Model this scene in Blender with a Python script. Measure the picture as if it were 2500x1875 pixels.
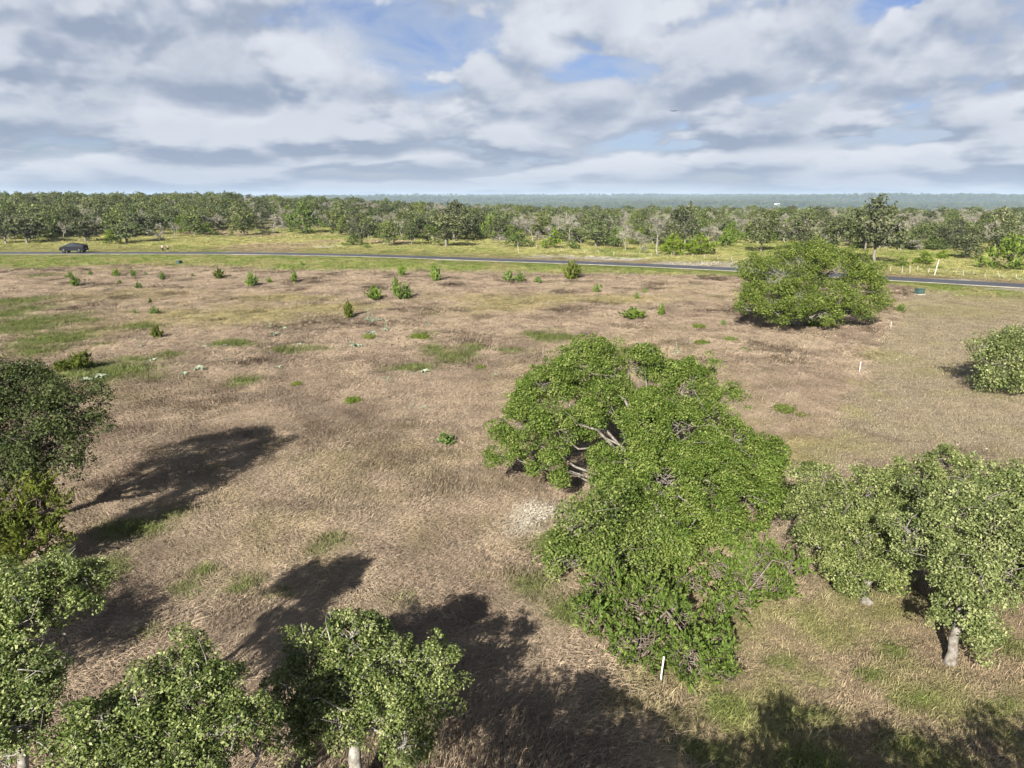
import bpy, bmesh, math, random
import numpy as np
from mathutils import Vector, Matrix

# ---------------------------------------------------------------- clean start
for o in list(bpy.data.objects):
    bpy.data.objects.remove(o)
S = bpy.context.scene
C = S.collection
R = math.radians

# ---------------------------------------------------------------- camera (drone, about 11 m up)
CAM_H, FPX, HOR = 11.0, 1735.0, 484.0            # focal length and horizon row in 2500x1875 photo pixels
PITCH = math.atan((937.5 - HOR) / FPX)
cam = bpy.data.objects.new('camera', bpy.data.cameras.new('camera'))
C.objects.link(cam)
cam.location = (0, 0, CAM_H)
cam.rotation_euler = (math.pi / 2 - PITCH, 0, 0)
cam.data.sensor_width = 36.0
cam.data.lens = 36.0 * FPX / 2500.0
cam.data.clip_start = 0.1
cam.data.clip_end = 40000
S.camera = cam

# ---------------------------------------------------------------- light and sky
SUN_EL, SUN_AZ = R(27), R(180 + 20)               # azimuth clockwise from +Y: sun behind the camera, to the left
SUN_DIR = Vector((math.sin(SUN_AZ) * math.cos(SUN_EL), math.cos(SUN_AZ) * math.cos(SUN_EL), math.sin(SUN_EL)))
sun = bpy.data.objects.new('sun', bpy.data.lights.new('sun', 'SUN'))
C.objects.link(sun)
sun.data.energy = 5.0
sun.data.angle = R(0.5)
sun.data.color = (1.0, 0.94, 0.845)
sun.rotation_euler = SUN_DIR.to_track_quat('Z', 'Y').to_euler()
S.cycles.max_bounces = 4
S.cycles.diffuse_bounces = 2
S.cycles.glossy_bounces = 2
S.cycles.transmission_bounces = 3
S.cycles.volume_bounces = 0
S.view_settings.view_transform = 'Standard'
S.view_settings.look = 'None'
S.view_settings.exposure = 1.55                  # exposed for the foliage, as the photograph is
S.view_settings.gamma = 1.0
S.view_settings.use_curve_mapping = False

world = bpy.data.worlds.new('World')
S.world = world
world.use_nodes = True


class NT:
    """small node-tree helper"""
    def __init__(self, tree):
        self.t = tree
        tree.nodes.clear()

    def n(self, kind, **kw):
        nd = self.t.nodes.new(kind)
        ins = kw.pop('ins', {})
        for k, v in kw.items():
            setattr(nd, k, v)
        for k, v in ins.items():
            self.set(nd, k, v)
        return nd

    def set(self, nd, k, v):
        s = nd.inputs[k]
        if isinstance(v, bpy.types.NodeSocket):
            self.t.links.new(v, s)
        else:
            s.default_value = v

    def math(self, op, a, b=None, c=None, clamp=False):
        nd = self.t.nodes.new('ShaderNodeMath')
        nd.operation = op
        nd.use_clamp = clamp
        for i, v in enumerate((a, b, c)):
            if v is not None:
                self.set(nd, i, v)
        return nd.outputs[0]

    def smooth(self, v, lo, hi, a=0.0, b=1.0):
        nd = self.n('ShaderNodeMapRange', interpolation_type='SMOOTHSTEP')
        self.set(nd, 'Value', v)
        nd.inputs['From Min'].default_value = lo
        nd.inputs['From Max'].default_value = hi
        nd.inputs['To Min'].default_value = a
        nd.inputs['To Max'].default_value = b
        return nd.outputs[0]

    def mix(self, f, a, b, blend='MIX'):
        nd = self.t.nodes.new('ShaderNodeMix')
        nd.data_type = 'RGBA'
        nd.blend_type = blend
        self.set(nd, 0, f)
        for i, v in ((6, a), (7, b)):
            if not isinstance(v, bpy.types.NodeSocket) and len(v) == 3:
                v = (*v, 1)
            self.set(nd, i, v)
        return nd.outputs[2]

    def noise(self, vec, scale, detail=4, rough=0.55, dist=0.0):
        nd = self.n('ShaderNodeTexNoise')
        self.set(nd, 'Vector', vec)
        nd.inputs['Scale'].default_value = scale
        nd.inputs['Detail'].default_value = detail
        nd.inputs['Roughness'].default_value = rough
        nd.inputs['Distortion'].default_value = dist
        return nd.outputs['Fac']

    def link(self, a, b):
        self.t.links.new(a, b)


SKY_OFF = (2.3, 7.2, 3.7)
SKY_BLOBS = [(200, 110, 480, 150, 0.3), (760, 120, 230, 90, -0.09), (1010, 150, 150, 70, -0.07), (680, 250, 320, 60, 0.22), (130, 265, 160, 45, 0.1), (1180, 215, 160, 65, 0.24), (1150, 20, 260, 60, 0.15), (1420, 165, 130, 34, -0.19), (1540, 55, 260, 55, -0.12), (1500, 270, 260, 50, 0.2), (1760, 150, 150, 90, 0.22), (2010, 170, 150, 110, 0.28), (2120, 50, 70, 60, -0.22), (2370, 200, 200, 60, 0.24), (2350, 70, 220, 60, 0.12), (1820, 255, 160, 20, -0.14), (1330, 305, 90, 22, -0.09), (800, 320, 160, 30, 0.12), (1850, 330, 200, 34, 0.16), (2300, 330, 180, 40, 0.1)]


def build_world():
    w = NT(world.node_tree)
    sky = w.n('ShaderNodeTexSky', sky_type='NISHITA')
    sky.sun_disc = False
    sky.sun_elevation = SUN_EL
    sky.sun_rotation = SUN_AZ
    sky.altitude = 300
    sky.air_density = 1.0
    sky.dust_density = 1.2
    sky.ozone_density = 2.0
    tc = w.n('ShaderNodeTexCoord')
    sep = w.n('ShaderNodeSeparateXYZ')
    w.link(tc.outputs['Generated'], sep.inputs[0])
    x, y, z = sep.outputs

    rr = w.math('SQRT', w.math('ADD', w.math('MULTIPLY', x, x), w.math('MULTIPLY', y, y)))
    ux, uy = w.math('DIVIDE', x, rr), w.math('DIVIDE', y, rr)

    def deck(dz, k, off, su, sv):
        """direction -> cloud space: flatter and thinner towards the horizon"""
        zz = w.math('MAXIMUM', w.math('ADD', z, dz + k), 0.012)
        cmb = w.n('ShaderNodeCombineXYZ')
        w.set(cmb, 0, w.math('MULTIPLY_ADD', ux, su, off[0]))
        w.set(cmb, 1, w.math('MULTIPLY_ADD', uy, su, off[1]))
        w.set(cmb, 2, w.math('MULTIPLY_ADD', w.math('LOGARITHM', zz, math.e), sv, off[2]))
        return cmb.outputs[0]

    OFF = SKY_OFF
    p0 = deck(0.0, 0.03, OFF, 6.4, 2.1)
    p1 = deck(0.016, 0.03, OFF, 6.4, 2.1)
    n0 = w.noise(p0, 1.0, 8, 0.58, 0.0)

    def cells(p, nn):
        """rounded cloud heads: soft cells shaken by the noise"""
        off = w.n('ShaderNodeVectorMath', operation='ADD')
        w.link(p, off.inputs[0])
        cb = w.n('ShaderNodeCombineXYZ')
        for i_ in range(3):
            w.set(cb, i_, w.math('MULTIPLY', nn, (1.5, -1.3, 1.1)[i_]))
        w.link(cb.outputs[0], off.inputs[1])
        vo = w.n('ShaderNodeTexVoronoi', feature='F1')
        w.link(off.outputs[0], vo.inputs['Vector'])
        vo.inputs['Scale'].default_value = 1.05
        return w.math('SUBTRACT', 0.78, vo.outputs['Distance'])

    nl = w.noise(p0, 1.0, 4, 0.52, 0.0)
    n1 = w.noise(p1, 1.0, 4, 0.52, 0.0)
    nl = w.math('ADD', w.math('MULTIPLY', nl, 0.55), w.math('MULTIPLY', cells(p0, nl), 0.62))
    n1 = w.math('ADD', w.math('MULTIPLY', n1, 0.55), w.math('MULTIPLY', cells(p1, n1), 0.62))
    n0 = w.math('ADD', w.math('SUBTRACT', n0, 0.5), nl)
    # the larger clouds and the blue gaps between them, as (azimuth, height, half sizes, weight) on the sky
    az = w.math('ARCTAN2', x, y)
    wv = w.n('ShaderNodeCombineXYZ')
    w.set(wv, 0, w.math('MULTIPLY', w.math('SUBTRACT', n0, 0.5), 0.16))
    w.set(wv, 1, w.math('MULTIPLY', w.math('SUBTRACT', n1, 0.5), 0.08))
    pos = w.n('ShaderNodeCombineXYZ')
    w.set(pos, 0, az)
    w.set(pos, 1, z)
    wp = w.n('ShaderNodeVectorMath', operation='ADD')
    w.link(pos.outputs[0], wp.inputs[0])
    w.link(wv.outputs[0], wp.inputs[1])
    bias, vert = 0.0, 0.0
    for (px, py, rx, ry, wt) in SKY_BLOBS:
        u, v = (px - 1250.0) / FPX, (937.5 - py) / FPX
        cp, sp = math.cos(PITCH), math.sin(PITCH)
        dx, dy, dz = u, cp + v * sp, -sp + v * cp
        L = math.sqrt(dx * dx + dy * dy + dz * dz)
        sb = w.n('ShaderNodeVectorMath', operation='SUBTRACT')
        w.link(wp.outputs[0], sb.inputs[0])
        sb.inputs[1].default_value = (math.atan2(dx, dy), dz / L, 0)
        ml = w.n('ShaderNodeVectorMath', operation='MULTIPLY')
        w.link(sb.outputs[0], ml.inputs[0])
        ml.inputs[1].default_value = (FPX / rx, FPX / ry, 0)
        ln = w.n('ShaderNodeVectorMath', operation='LENGTH')
        w.link(ml.outputs[0], ln.inputs[0])
        f = w.smooth(ln.outputs['Value'], 0.25, 1.35, wt, 0.0)
        bias = w.math('ADD', bias, f)
        if wt > 0:
            sy = w.n('ShaderNodeSeparateXYZ')
            w.link(ml.outputs[0], sy.inputs[0])
            vert = w.math('MULTIPLY_ADD', f, sy.outputs[1], vert)
    low = w.smooth(z, 0.05, 0.15, 0.22, 0.0)
    dens = w.math('ADD', w.math('ADD', n0, bias), low)
    cover = w.smooth(dens, 0.31, 0.49)
    # thin high veil
    pv = deck(0.0, 0.10, (3.1, 8.8, 5.0), 5.0, 4.0)
    veil = w.smooth(w.noise(pv, 1.0, 5, 0.62, 0.6), 0.30, 0.62)
    # light from above: bright tops, grey bases
    grad = w.math('ADD', w.math('SUBTRACT', nl, n1), w.math('MULTIPLY', vert, 0.16))
    grad = w.math('ADD', grad, w.math('MULTIPLY', w.math('SUBTRACT', n0, nl), 0.95))
    lit = w.smooth(grad, -0.22, 0.19)
    thick = w.smooth(dens, 0.52, 0.90)
    shade = w.math('SUBTRACT', w.math('ADD', lit, 0.06), w.math('MULTIPLY', thick, 0.24))
    # cloud bases out of view overhead, darkened towards the zenith to cut ambient light
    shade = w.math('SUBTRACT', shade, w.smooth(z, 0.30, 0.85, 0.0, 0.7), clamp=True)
    base = (0.335, 0.40, 0.525)
    top = (0.76, 0.795, 0.86)
    ccol = w.mix(shade, base, top)
    ccol = w.mix(w.smooth(z, 0.30, 0.9, 0.0, 0.8), ccol, (0.17, 0.20, 0.26))  # unseen overhead clouds greyed further, to lower the ambient light
    skyc = w.n('ShaderNodeVectorMath', operation='MULTIPLY')
    w.link(sky.outputs[0], skyc.inputs[0])
    skyc.inputs[1].default_value = (0.080, 0.084, 0.112)
    vcol = w.mix(w.math('MULTIPLY', veil, 0.80), skyc.outputs[0], (0.52, 0.59, 0.70))
    col = w.mix(w.math('MULTIPLY', cover, 0.97), vcol, ccol)
    # air light low over the horizon
    hz = w.smooth(z, 0.0, 0.06, 0.6, 0.0)
    col = w.mix(hz, col, (0.41, 0.47, 0.60))
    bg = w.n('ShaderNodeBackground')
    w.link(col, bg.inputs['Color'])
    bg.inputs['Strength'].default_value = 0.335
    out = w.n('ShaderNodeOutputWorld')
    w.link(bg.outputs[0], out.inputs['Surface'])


build_world()

# ---------------------------------------------------------------- numeric helpers
rng = np.random.default_rng(7)
random.seed(7)
_perm = np.random.default_rng(3).random((256, 256))


def vnoise(x, y):
    xi = np.floor(x).astype(int)
    yi = np.floor(y).astype(int)
    fx = x - xi
    fy = y - yi
    fx = fx * fx * (3 - 2 * fx)
    fy = fy * fy * (3 - 2 * fy)
    a = _perm[xi & 255, yi & 255]
    b = _perm[(xi + 1) & 255, yi & 255]
    c = _perm[xi & 255, (yi + 1) & 255]
    d = _perm[(xi + 1) & 255, (yi + 1) & 255]
    return (a * (1 - fx) + b * fx) * (1 - fy) + (c * (1 - fx) + d * fx) * fy


def fbm(x, y, s=1.0, o=4, seed=0.0):
    x = np.asarray(x, float) / s + seed * 17.31
    y = np.asarray(y, float) / s + seed * 9.77
    v, a, t = 0.0, 0.5, 0.0
    for _ in range(o):
        v = v + a * vnoise(x, y)
        t += a
        x, y, a = x * 2.03 + 5.1, y * 2.03 + 1.7, a * 0.5
    return v / t


def sstep(a, b, v):
    t = np.clip((np.asarray(v, float) - a) / (b - a), 0, 1)
    return t * t * (3 - 2 * t)


# road centre line: photo pixels -> ground
SP, CP = math.sin(PITCH), math.cos(PITCH)


def ray(px, py):
    u, v = (px - 1250.0) / FPX, (937.5 - py) / FPX
    return np.array([u, CP + v * SP, -SP + v * CP])


def flat(px, py, z=0.0):
    d = ray(px, py)
    t = (z - CAM_H) / d[2]
    return np.array([d[0] * t, d[1] * t])


def pix(p):
    """world point -> photo pixel"""
    r = np.array([p[0], p[1], p[2] - CAM_H])
    dep = r[1] * CP - r[2] * SP
    up = r[1] * SP + r[2] * CP
    return 1250 + r[0] / dep * FPX, 937.5 - up / dep * FPX


_rp = np.array([flat(*p) for p in [(0, 618.3), (300, 618.0), (600, 618.6), (900, 624), (1200, 634.5), (1500, 644.5),
                                    (1790, 657.5), (2150, 679), (2500, 698.5)]])
# extend both ends along their tangents
_e0 = _rp[0] + np.array([-240, 6.0])
_e1 = _rp[-1] + (_rp[-1] - _rp[-3]) / np.linalg.norm(_rp[-1] - _rp[-3]) * 160
_kx = np.concatenate([[_e0[0]], _rp[:, 0], [_e1[0]]])
_ky = np.concatenate([[_e0[1]], _rp[:, 1], [_e1[1]]])
_gx = np.linspace(_kx[0], _kx[-1], 700)
_gy = np.interp(_gx, _kx, _ky)
for _ in range(60):
    _gy[1:-1] = (_gy[:-2] + 2 * _gy[1:-1] + _gy[2:]) / 4


def road_y(x):
    return np.interp(x, _gx, _gy)


def road_d(x, y):
    """signed distance across the road (positive on the far side)"""
    x = np.asarray(x, float)
    s = (road_y(x + 1) - road_y(x - 1)) / 2
    return (np.asarray(y, float) - road_y(x)) / np.sqrt(1 + s * s)


def boundary(x, y):
    """positive on the mown side of the lot line through the white stakes"""
    return (x - 3.3) - 0.625 * (y - 14.2)


def H(x, y):
    x = np.asarray(x, float)
    y = np.asarray(y, float)
    d = road_d(np.clip(x, -300, 300), y)
    near = sstep(5, 12, np.abs(d))
    und = (fbm(x, y, 9, 3, 1) - 0.5) * 0.5 + (fbm(x, y, 1.1, 3, 2) - 0.5) * 0.16 * (boundary(x, y) < 0)
    z = und * near * (1 - sstep(200, 260, y))
    z = z + sstep(4, 12, d) * 0.5 * sstep(60, -60, x)
    rise = 5.0 * sstep(30, -140, x) + 0.5
    z = z + rise * sstep(8, 190, d) * (1 - sstep(420, 1300, y))
    # plateau falls to a valley, then wooded ridges
    z = z - 62 * sstep(380, 1500, y) + 80 * sstep(1500, 6500, y)
    rid = (fbm(x * 0.45, y, 800, 4, 5) - 0.5) * 84
    z = z + rid * sstep(900, 2400, y)
    z = z + sstep(6500, 9000, y) * (-30)
    return z


def ground_at(px, py):
    """first hit of a photo pixel's ray with the terrain"""
    d = ray(px, py)
    t0 = 5.0
    ts = np.concatenate([np.linspace(8, 260, 2600), np.linspace(261, 900, 1300)])
    P = np.outer(ts, d)
    zz = CAM_H + P[:, 2]
    hit = np.where(zz <= H(P[:, 0], P[:, 1]))[0]
    i = hit[0] if len(hit) else len(ts) - 1
    return np.array([P[i, 0], P[i, 1], float(H(P[i, 0], P[i, 1]))])


def mpp(p):
    """metres per photo pixel at a point"""
    return (p[1] * CP - (p[2] - CAM_H) * SP) / FPX


# ---------------------------------------------------------------- object helpers
def mesh_np(name, V, F, mat=None, smooth=False, attrs=None):
    """V (n,3); F (m,k) array"""
    me = bpy.data.meshes.new(name)
    V = np.asarray(V, np.float32)
    F = np.asarray(F, np.int32)
    m, k = F.shape
    me.vertices.add(len(V))
    me.vertices.foreach_set('co', V.ravel())
    me.loops.add(m * k)
    me.loops.foreach_set('vertex_index', F.ravel())
    me.polygons.add(m)
    me.polygons.foreach_set('loop_start', np.arange(0, m * k, k, dtype=np.int32))
    if smooth:
        me.polygons.foreach_set('use_smooth', np.ones(m, bool))
    me.update(calc_edges=True)
    for k2, a in (attrs or {}).items():
        a = np.asarray(a, np.float32)
        if a.ndim == 1:
            at = me.attributes.new(k2, 'FLOAT', 'POINT')
            at.data.foreach_set('value', a)
        else:
            at = me.attributes.new(k2, 'FLOAT_COLOR', 'POINT')
            at.data.foreach_set('color', np.concatenate([a, np.ones((len(a), 1), np.float32)], 1).ravel())
    if mat:
        me.materials.append(mat)
    return me


def obj(name, me, parent=None, loc=None):
    o = bpy.data.objects.new(name, me)
    C.objects.link(o)
    if parent:
        o.parent = parent
    if loc is not None:
        o.location = loc
    return o


def tag(o, label=None, cat=None, group=None, kind=None):
    for k, v in (('label', label), ('category', cat), ('group', group), ('kind', kind)):
        if v:
            o[k] = v
    return o


def empty(name, loc, label=None, cat=None, group=None, rz=0.0, scale=1.0):
    o = bpy.data.objects.new(name, None)
    C.objects.link(o)
    o.empty_display_size = 0.2
    o.location = loc
    o.rotation_euler = (0, 0, rz)
    o.scale = scale if hasattr(scale, '__len__') else (scale,) * 3
    return tag(o, label, cat, group)


def copy_tree(o, parent=None):
    c = o.copy()
    C.objects.link(c)
    c.parent = parent
    for ch in o.children:
        copy_tree(ch, c)
    return c


class Tubes:
    """collects tapered tubes into one quad mesh"""
    def __init__(self, sides=5):
        self.V, self.F, self.n, self.k = [], [], 0, sides

    def add(self, pts, rad, sides=None):
        k = sides or self.k
        pts = np.asarray(pts, float)
        m = len(pts)
        rad = np.broadcast_to(np.asarray(rad, float), (m,))
        t = np.gradient(pts, axis=0)
        t /= np.linalg.norm(t, axis=1, keepdims=True) + 1e-9
        ref = np.where(np.abs(t[:, 2:3]) > 0.9, np.array([[1.0, 0, 0]]), np.array([[0, 0, 1.0]]))
        a = np.cross(t, ref)
        a /= np.linalg.norm(a, axis=1, keepdims=True) + 1e-9
        b = np.cross(t, a)
        ang = np.arange(k) * 2 * math.pi / k
        ring = (np.cos(ang)[None, :, None] * a[:, None] + np.sin(ang)[None, :, None] * b[:, None]) * rad[:, None, None]
        V = (pts[:, None] + ring).reshape(-1, 3)
        i = np.arange(m - 1)[:, None] * k
        j = np.arange(k)[None]
        j2 = (j + 1) % k
        F = np.stack([i + j, i + j2, i + k + j2, i + k + j], -1).reshape(-1, 4)
        self.V.append(V)
        self.F.append(F + self.n)
        self.n += len(V)

    def mesh(self, name, mat):
        return mesh_np(name, np.concatenate(self.V), np.concatenate(self.F), mat, smooth=True)


def bend(a, b, n=5, jit=0.1, sag=0.0, g=rng):
    a, b = np.asarray(a, float), np.asarray(b, float)
    t = np.linspace(0, 1, n)[:, None]
    L = np.linalg.norm(b - a)
    p = a + (b - a) * t
    w = np.sin(t * math.pi)
    p = p + w * (g.normal(size=(1, 3)) * jit * L) + w * g.normal(size=(n, 3)) * jit * 0.45 * L
    p[:, 2:3] += w * sag * L
    return p


def unit(v):
    return v / (np.linalg.norm(v, axis=-1, keepdims=True) + 1e-9)


def leaves(P, N, D, size, g, aspect=0.55, jitter=0.4, fold=0.15):
    """rhombic leaves at P, facing N, growing along D; returns V, F"""
    n = len(P)
    s = size * (1 + jitter * (g.random(n) * 2 - 1))[:, None]
    D = unit(D - N * np.sum(D * N, 1, keepdims=True) * 0.6)
    W = unit(np.cross(N, D))
    up = unit(np.cross(D, W))
    b = P - D * s * 0.5
    tip = P + D * s * 0.5
    l = P + W * s * aspect * 0.5 + up * s * fold - D * s * 0.05
    r = P - W * s * aspect * 0.5 + up * s * fold - D * s * 0.05
    V = np.stack([b, r, tip, l], 1).reshape(-1, 3)
    F = np.arange(4 * n).reshape(n, 4)
    return V, F

# ---------------------------------------------------------------- materials
ALB = 0.71                                        # common scale of all albedos, to suit the exposure


def alb(c):
    return tuple(v * ALB for v in c)


def mat_new(name):
    m = bpy.data.materials.new(name)
    m.use_nodes = True
    return m, NT(m.node_tree)


def simple_mat(name, col, rough=0.7, metal=0.0, spec=0.3, noise=0.0, nscale=20.0, bump=0.0):
    m, w = mat_new(name)
    b = w.n('ShaderNodeBsdfPrincipled')
    b.inputs['Roughness'].default_value = rough
    b.inputs['Metallic'].default_value = metal
    b.inputs['Specular IOR Level'].default_value = spec
    tc = w.n('ShaderNodeTexCoord').outputs['Object']
    nz = w.noise(tc, nscale, 5, 0.6)
    col = alb(col)
    lo = tuple(c * (1 - noise) for c in col)
    hi = tuple(min(1, c * (1 + noise)) for c in col)
    w.link(w.mix(w.smooth(nz, 0.3, 0.7), lo, hi), b.inputs['Base Color'])
    if bump:
        bp = w.n('ShaderNodeBump')
        bp.inputs['Strength'].default_value = bump
        bp.inputs['Distance'].default_value = 0.02
        w.link(nz, bp.inputs['Height'])
        w.link(bp.outputs[0], b.inputs['Normal'])
    out = w.n('ShaderNodeOutputMaterial')
    w.link(b.outputs[0], out.inputs[0])
    return m


def leaf_mat(name, dark, mid, light, rough=0.5, trans=0.25, spec=0.4, objvar=0.25):
    """leaf colour from a per-leaf tint plus a difference from tree to tree"""
    m, w = mat_new(name)
    dark, mid, light = alb(dark), alb(mid), alb(light)
    at = w.n('ShaderNodeAttribute', attribute_name='tint')
    cr = w.n('ShaderNodeValToRGB')
    e = cr.color_ramp.elements
    e[0].position, e[0].color = 0.0, (*dark, 1)
    e[1].position, e[1].color = 1.0, (*light, 1)
    x = e.new(0.55)
    x.color = (*mid, 1)
    w.link(at.outputs['Fac'], cr.inputs[0])
    oi = w.n('ShaderNodeObjectInfo')
    hs = w.n('ShaderNodeHueSaturation')
    w.set(hs, 'Hue', w.math('ADD', 0.5 - 0.022 * objvar * 2, w.math('MULTIPLY', oi.outputs['Random'], 0.044 * objvar * 2)))
    rr = w.math('FRACT', w.math('MULTIPLY', oi.outputs['Random'], 7.31))
    w.set(hs, 'Value', w.math('ADD', 1 - objvar, w.math('MULTIPLY', rr, 2 * objvar)))
    w.set(hs, 'Saturation', w.math('ADD', 1 - 0.6 * objvar, w.math('MULTIPLY', w.math('FRACT', w.math('MULTIPLY', oi.outputs['Random'], 3.7)), 1.2 * objvar)))
    w.link(cr.outputs[0], hs.inputs['Color'])
    b = w.n('ShaderNodeBsdfPrincipled')
    b.inputs['Roughness'].default_value = rough
    b.inputs['Specular IOR Level'].default_value = spec
    w.link(hs.outputs[0], b.inputs['Base Color'])
    t = w.n('ShaderNodeBsdfTranslucent')
    w.link(hs.outputs[0], t.inputs[0])
    mx = w.n('ShaderNodeMixShader')
    mx.inputs[0].default_value = trans
    w.link(b.outputs[0], mx.inputs[1])
    w.link(t.outputs[0], mx.inputs[2])
    out = w.n('ShaderNodeOutputMaterial')
    w.link(mx.outputs[0], out.inputs[0])
    return m


def bark_mat(name, a, b_, nscale=9):
    m, w = mat_new(name)
    tc = w.n('ShaderNodeTexCoord').outputs['Object']
    n1 = w.noise(tc, nscale, 6, 0.65)
    n2 = w.noise(tc, nscale * 6, 4, 0.6)
    col = w.mix(w.smooth(n1, 0.35, 0.65), alb(a), alb(b_))
    b = w.n('ShaderNodeBsdfPrincipled')
    b.inputs['Roughness'].default_value = 0.9
    b.inputs['Specular IOR Level'].default_value = 0.1
    w.link(col, b.inputs['Base Color'])
    bp = w.n('ShaderNodeBump')
    bp.inputs['Strength'].default_value = 0.6
    bp.inputs['Distance'].default_value = 0.03
    w.link(n2, bp.inputs['Height'])
    w.link(bp.outputs[0], b.inputs['Normal'])
    out = w.n('ShaderNodeOutputMaterial')
    w.link(b.outputs[0], out.inputs[0])
    return m


def tint_mat(name, var=0.3, trans=0.2, rough=0.8):
    """blade colour comes from the clump it belongs to (instance tint), with per-blade variation"""
    m, w = mat_new(name)
    at = w.n('ShaderNodeAttribute', attribute_name='itint')
    at.attribute_type = 'INSTANCER'
    v = w.n('ShaderNodeAttribute', attribute_name='tint')
    f = w.math('ADD', 1 - var, w.math('MULTIPLY', v.outputs['Fac'], 2 * var))
    mul = w.n('ShaderNodeVectorMath', operation='SCALE')
    w.link(at.outputs['Color'], mul.inputs[0])
    w.link(f, mul.inputs['Scale'])
    b = w.n('ShaderNodeBsdfDiffuse')
    w.link(mul.outputs[0], b.inputs[0])
    t = w.n('ShaderNodeBsdfTranslucent')
    w.link(mul.outputs[0], t.inputs[0])
    mx = w.n('ShaderNodeMixShader')
    mx.inputs[0].default_value = trans
    w.link(b.outputs[0], mx.inputs[1])
    w.link(t.outputs[0], mx.inputs[2])
    out = w.n('ShaderNodeOutputMaterial')
    w.link(mx.outputs[0], out.inputs[0])
    return m


M = {}
M['leaf_bright'] = leaf_mat('oak_leaf_bright', (0.062, 0.104, 0.015), (0.134, 0.2, 0.033), (0.29, 0.345, 0.1), rough=0.6, spec=0.2, trans=0.25, objvar=0.06)
M['leaf_mid'] = leaf_mat('oak_leaf_mid', (0.055, 0.088, 0.017), (0.14, 0.188, 0.043), (0.38, 0.42, 0.17), rough=0.55, spec=0.3, trans=0.22, objvar=0.06)
M['leaf_olive'] = leaf_mat('oak_leaf_olive', (0.077, 0.108, 0.026), (0.174, 0.22, 0.062), (0.374, 0.407, 0.165), rough=0.55, spec=0.3, trans=0.22, objvar=0.06)
M['leaf_dark'] = leaf_mat('oak_leaf_dark', (0.030, 0.048, 0.012), (0.065, 0.092, 0.024), (0.14, 0.17, 0.06), rough=0.6, spec=0.2, trans=0.2, objvar=0.06)
M['leaf_round'] = leaf_mat('oak_leaf_round', (0.062, 0.1, 0.014), (0.138, 0.194, 0.027), (0.263, 0.319, 0.075), rough=0.6, spec=0.2, trans=0.22, objvar=0.04)
M['far_oak'] = leaf_mat('far_oak_leaf', (0.052, 0.073, 0.026), (0.113, 0.142, 0.05), (0.236, 0.254, 0.112), rough=0.7, spec=0.15, trans=0.15, objvar=0.3)
M['far_cedar'] = leaf_mat('far_cedar_leaf', (0.062, 0.107, 0.016), (0.133, 0.195, 0.029), (0.234, 0.296, 0.06), rough=0.7, spec=0.15, trans=0.15, objvar=0.22)
M['far_grey'] = leaf_mat('far_lichen_twigs', (0.16, 0.15, 0.105), (0.29, 0.275, 0.21), (0.44, 0.41, 0.34), rough=0.8, spec=0.1, trans=0.05, objvar=0.15)
M['cedar'] = leaf_mat('cedar_leaf', (0.055, 0.095, 0.018), (0.12, 0.182, 0.034), (0.22, 0.27, 0.07), rough=0.65, spec=0.15, trans=0.2, objvar=0.05)
M['cedar_yellow'] = leaf_mat('cedar_leaf_yellow', (0.052, 0.078, 0.009), (0.127, 0.161, 0.02), (0.218, 0.247, 0.04), rough=0.65, spec=0.15, trans=0.2, objvar=0.05)
M['shrub'] = leaf_mat('shrub_leaf', (0.079, 0.148, 0.02), (0.168, 0.266, 0.034), (0.266, 0.355, 0.069), trans=0.3, objvar=0.15)
M['shrub_low'] = leaf_mat('low_shrub_leaf', (0.095, 0.143, 0.016), (0.182, 0.246, 0.028), (0.253, 0.301, 0.055), trans=0.3, objvar=0.12)
M['mullein'] = leaf_mat('woolly_leaf', (0.24, 0.3, 0.19), (0.42, 0.48, 0.33), (0.6, 0.64, 0.5), trans=0.2, objvar=0.12)
M['pear'] = leaf_mat('cactus_pad', (0.18, 0.23, 0.086), (0.274, 0.324, 0.144), (0.374, 0.403, 0.23), trans=0.0, objvar=0.1)
M['bark'] = bark_mat('oak_bark', (0.13, 0.11, 0.09), (0.30, 0.28, 0.245))
M['bark_grey'] = bark_mat('lichen_bark', (0.20, 0.185, 0.155), (0.42, 0.40, 0.36))
M['bark_dark'] = bark_mat('dark_bark', (0.06, 0.05, 0.04), (0.14, 0.12, 0.10))
M['bark_cedar'] = bark_mat('cedar_bark', (0.15, 0.11, 0.085), (0.28, 0.24, 0.20))
M['grass'] = tint_mat('grass_blades')
M['pvc'] = simple_mat('white_pvc', (0.80, 0.80, 0.78), 0.35, spec=0.5, noise=0.04)
M['rock'] = simple_mat('limestone', (0.37, 0.335, 0.27), 0.9, spec=0.1, noise=0.4, nscale=6, bump=0.4)

# ---------------------------------------------------------------- ground colour (what grows where)
def ell(px, py, rx, ry):
    c = flat(px, py)
    k = mpp((c[0], c[1], 0))
    ey = (flat(px, max(py - ry, 520))[1] - flat(px, py + ry)[1]) / 2
    return c[0], c[1], rx * k, ey


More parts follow.
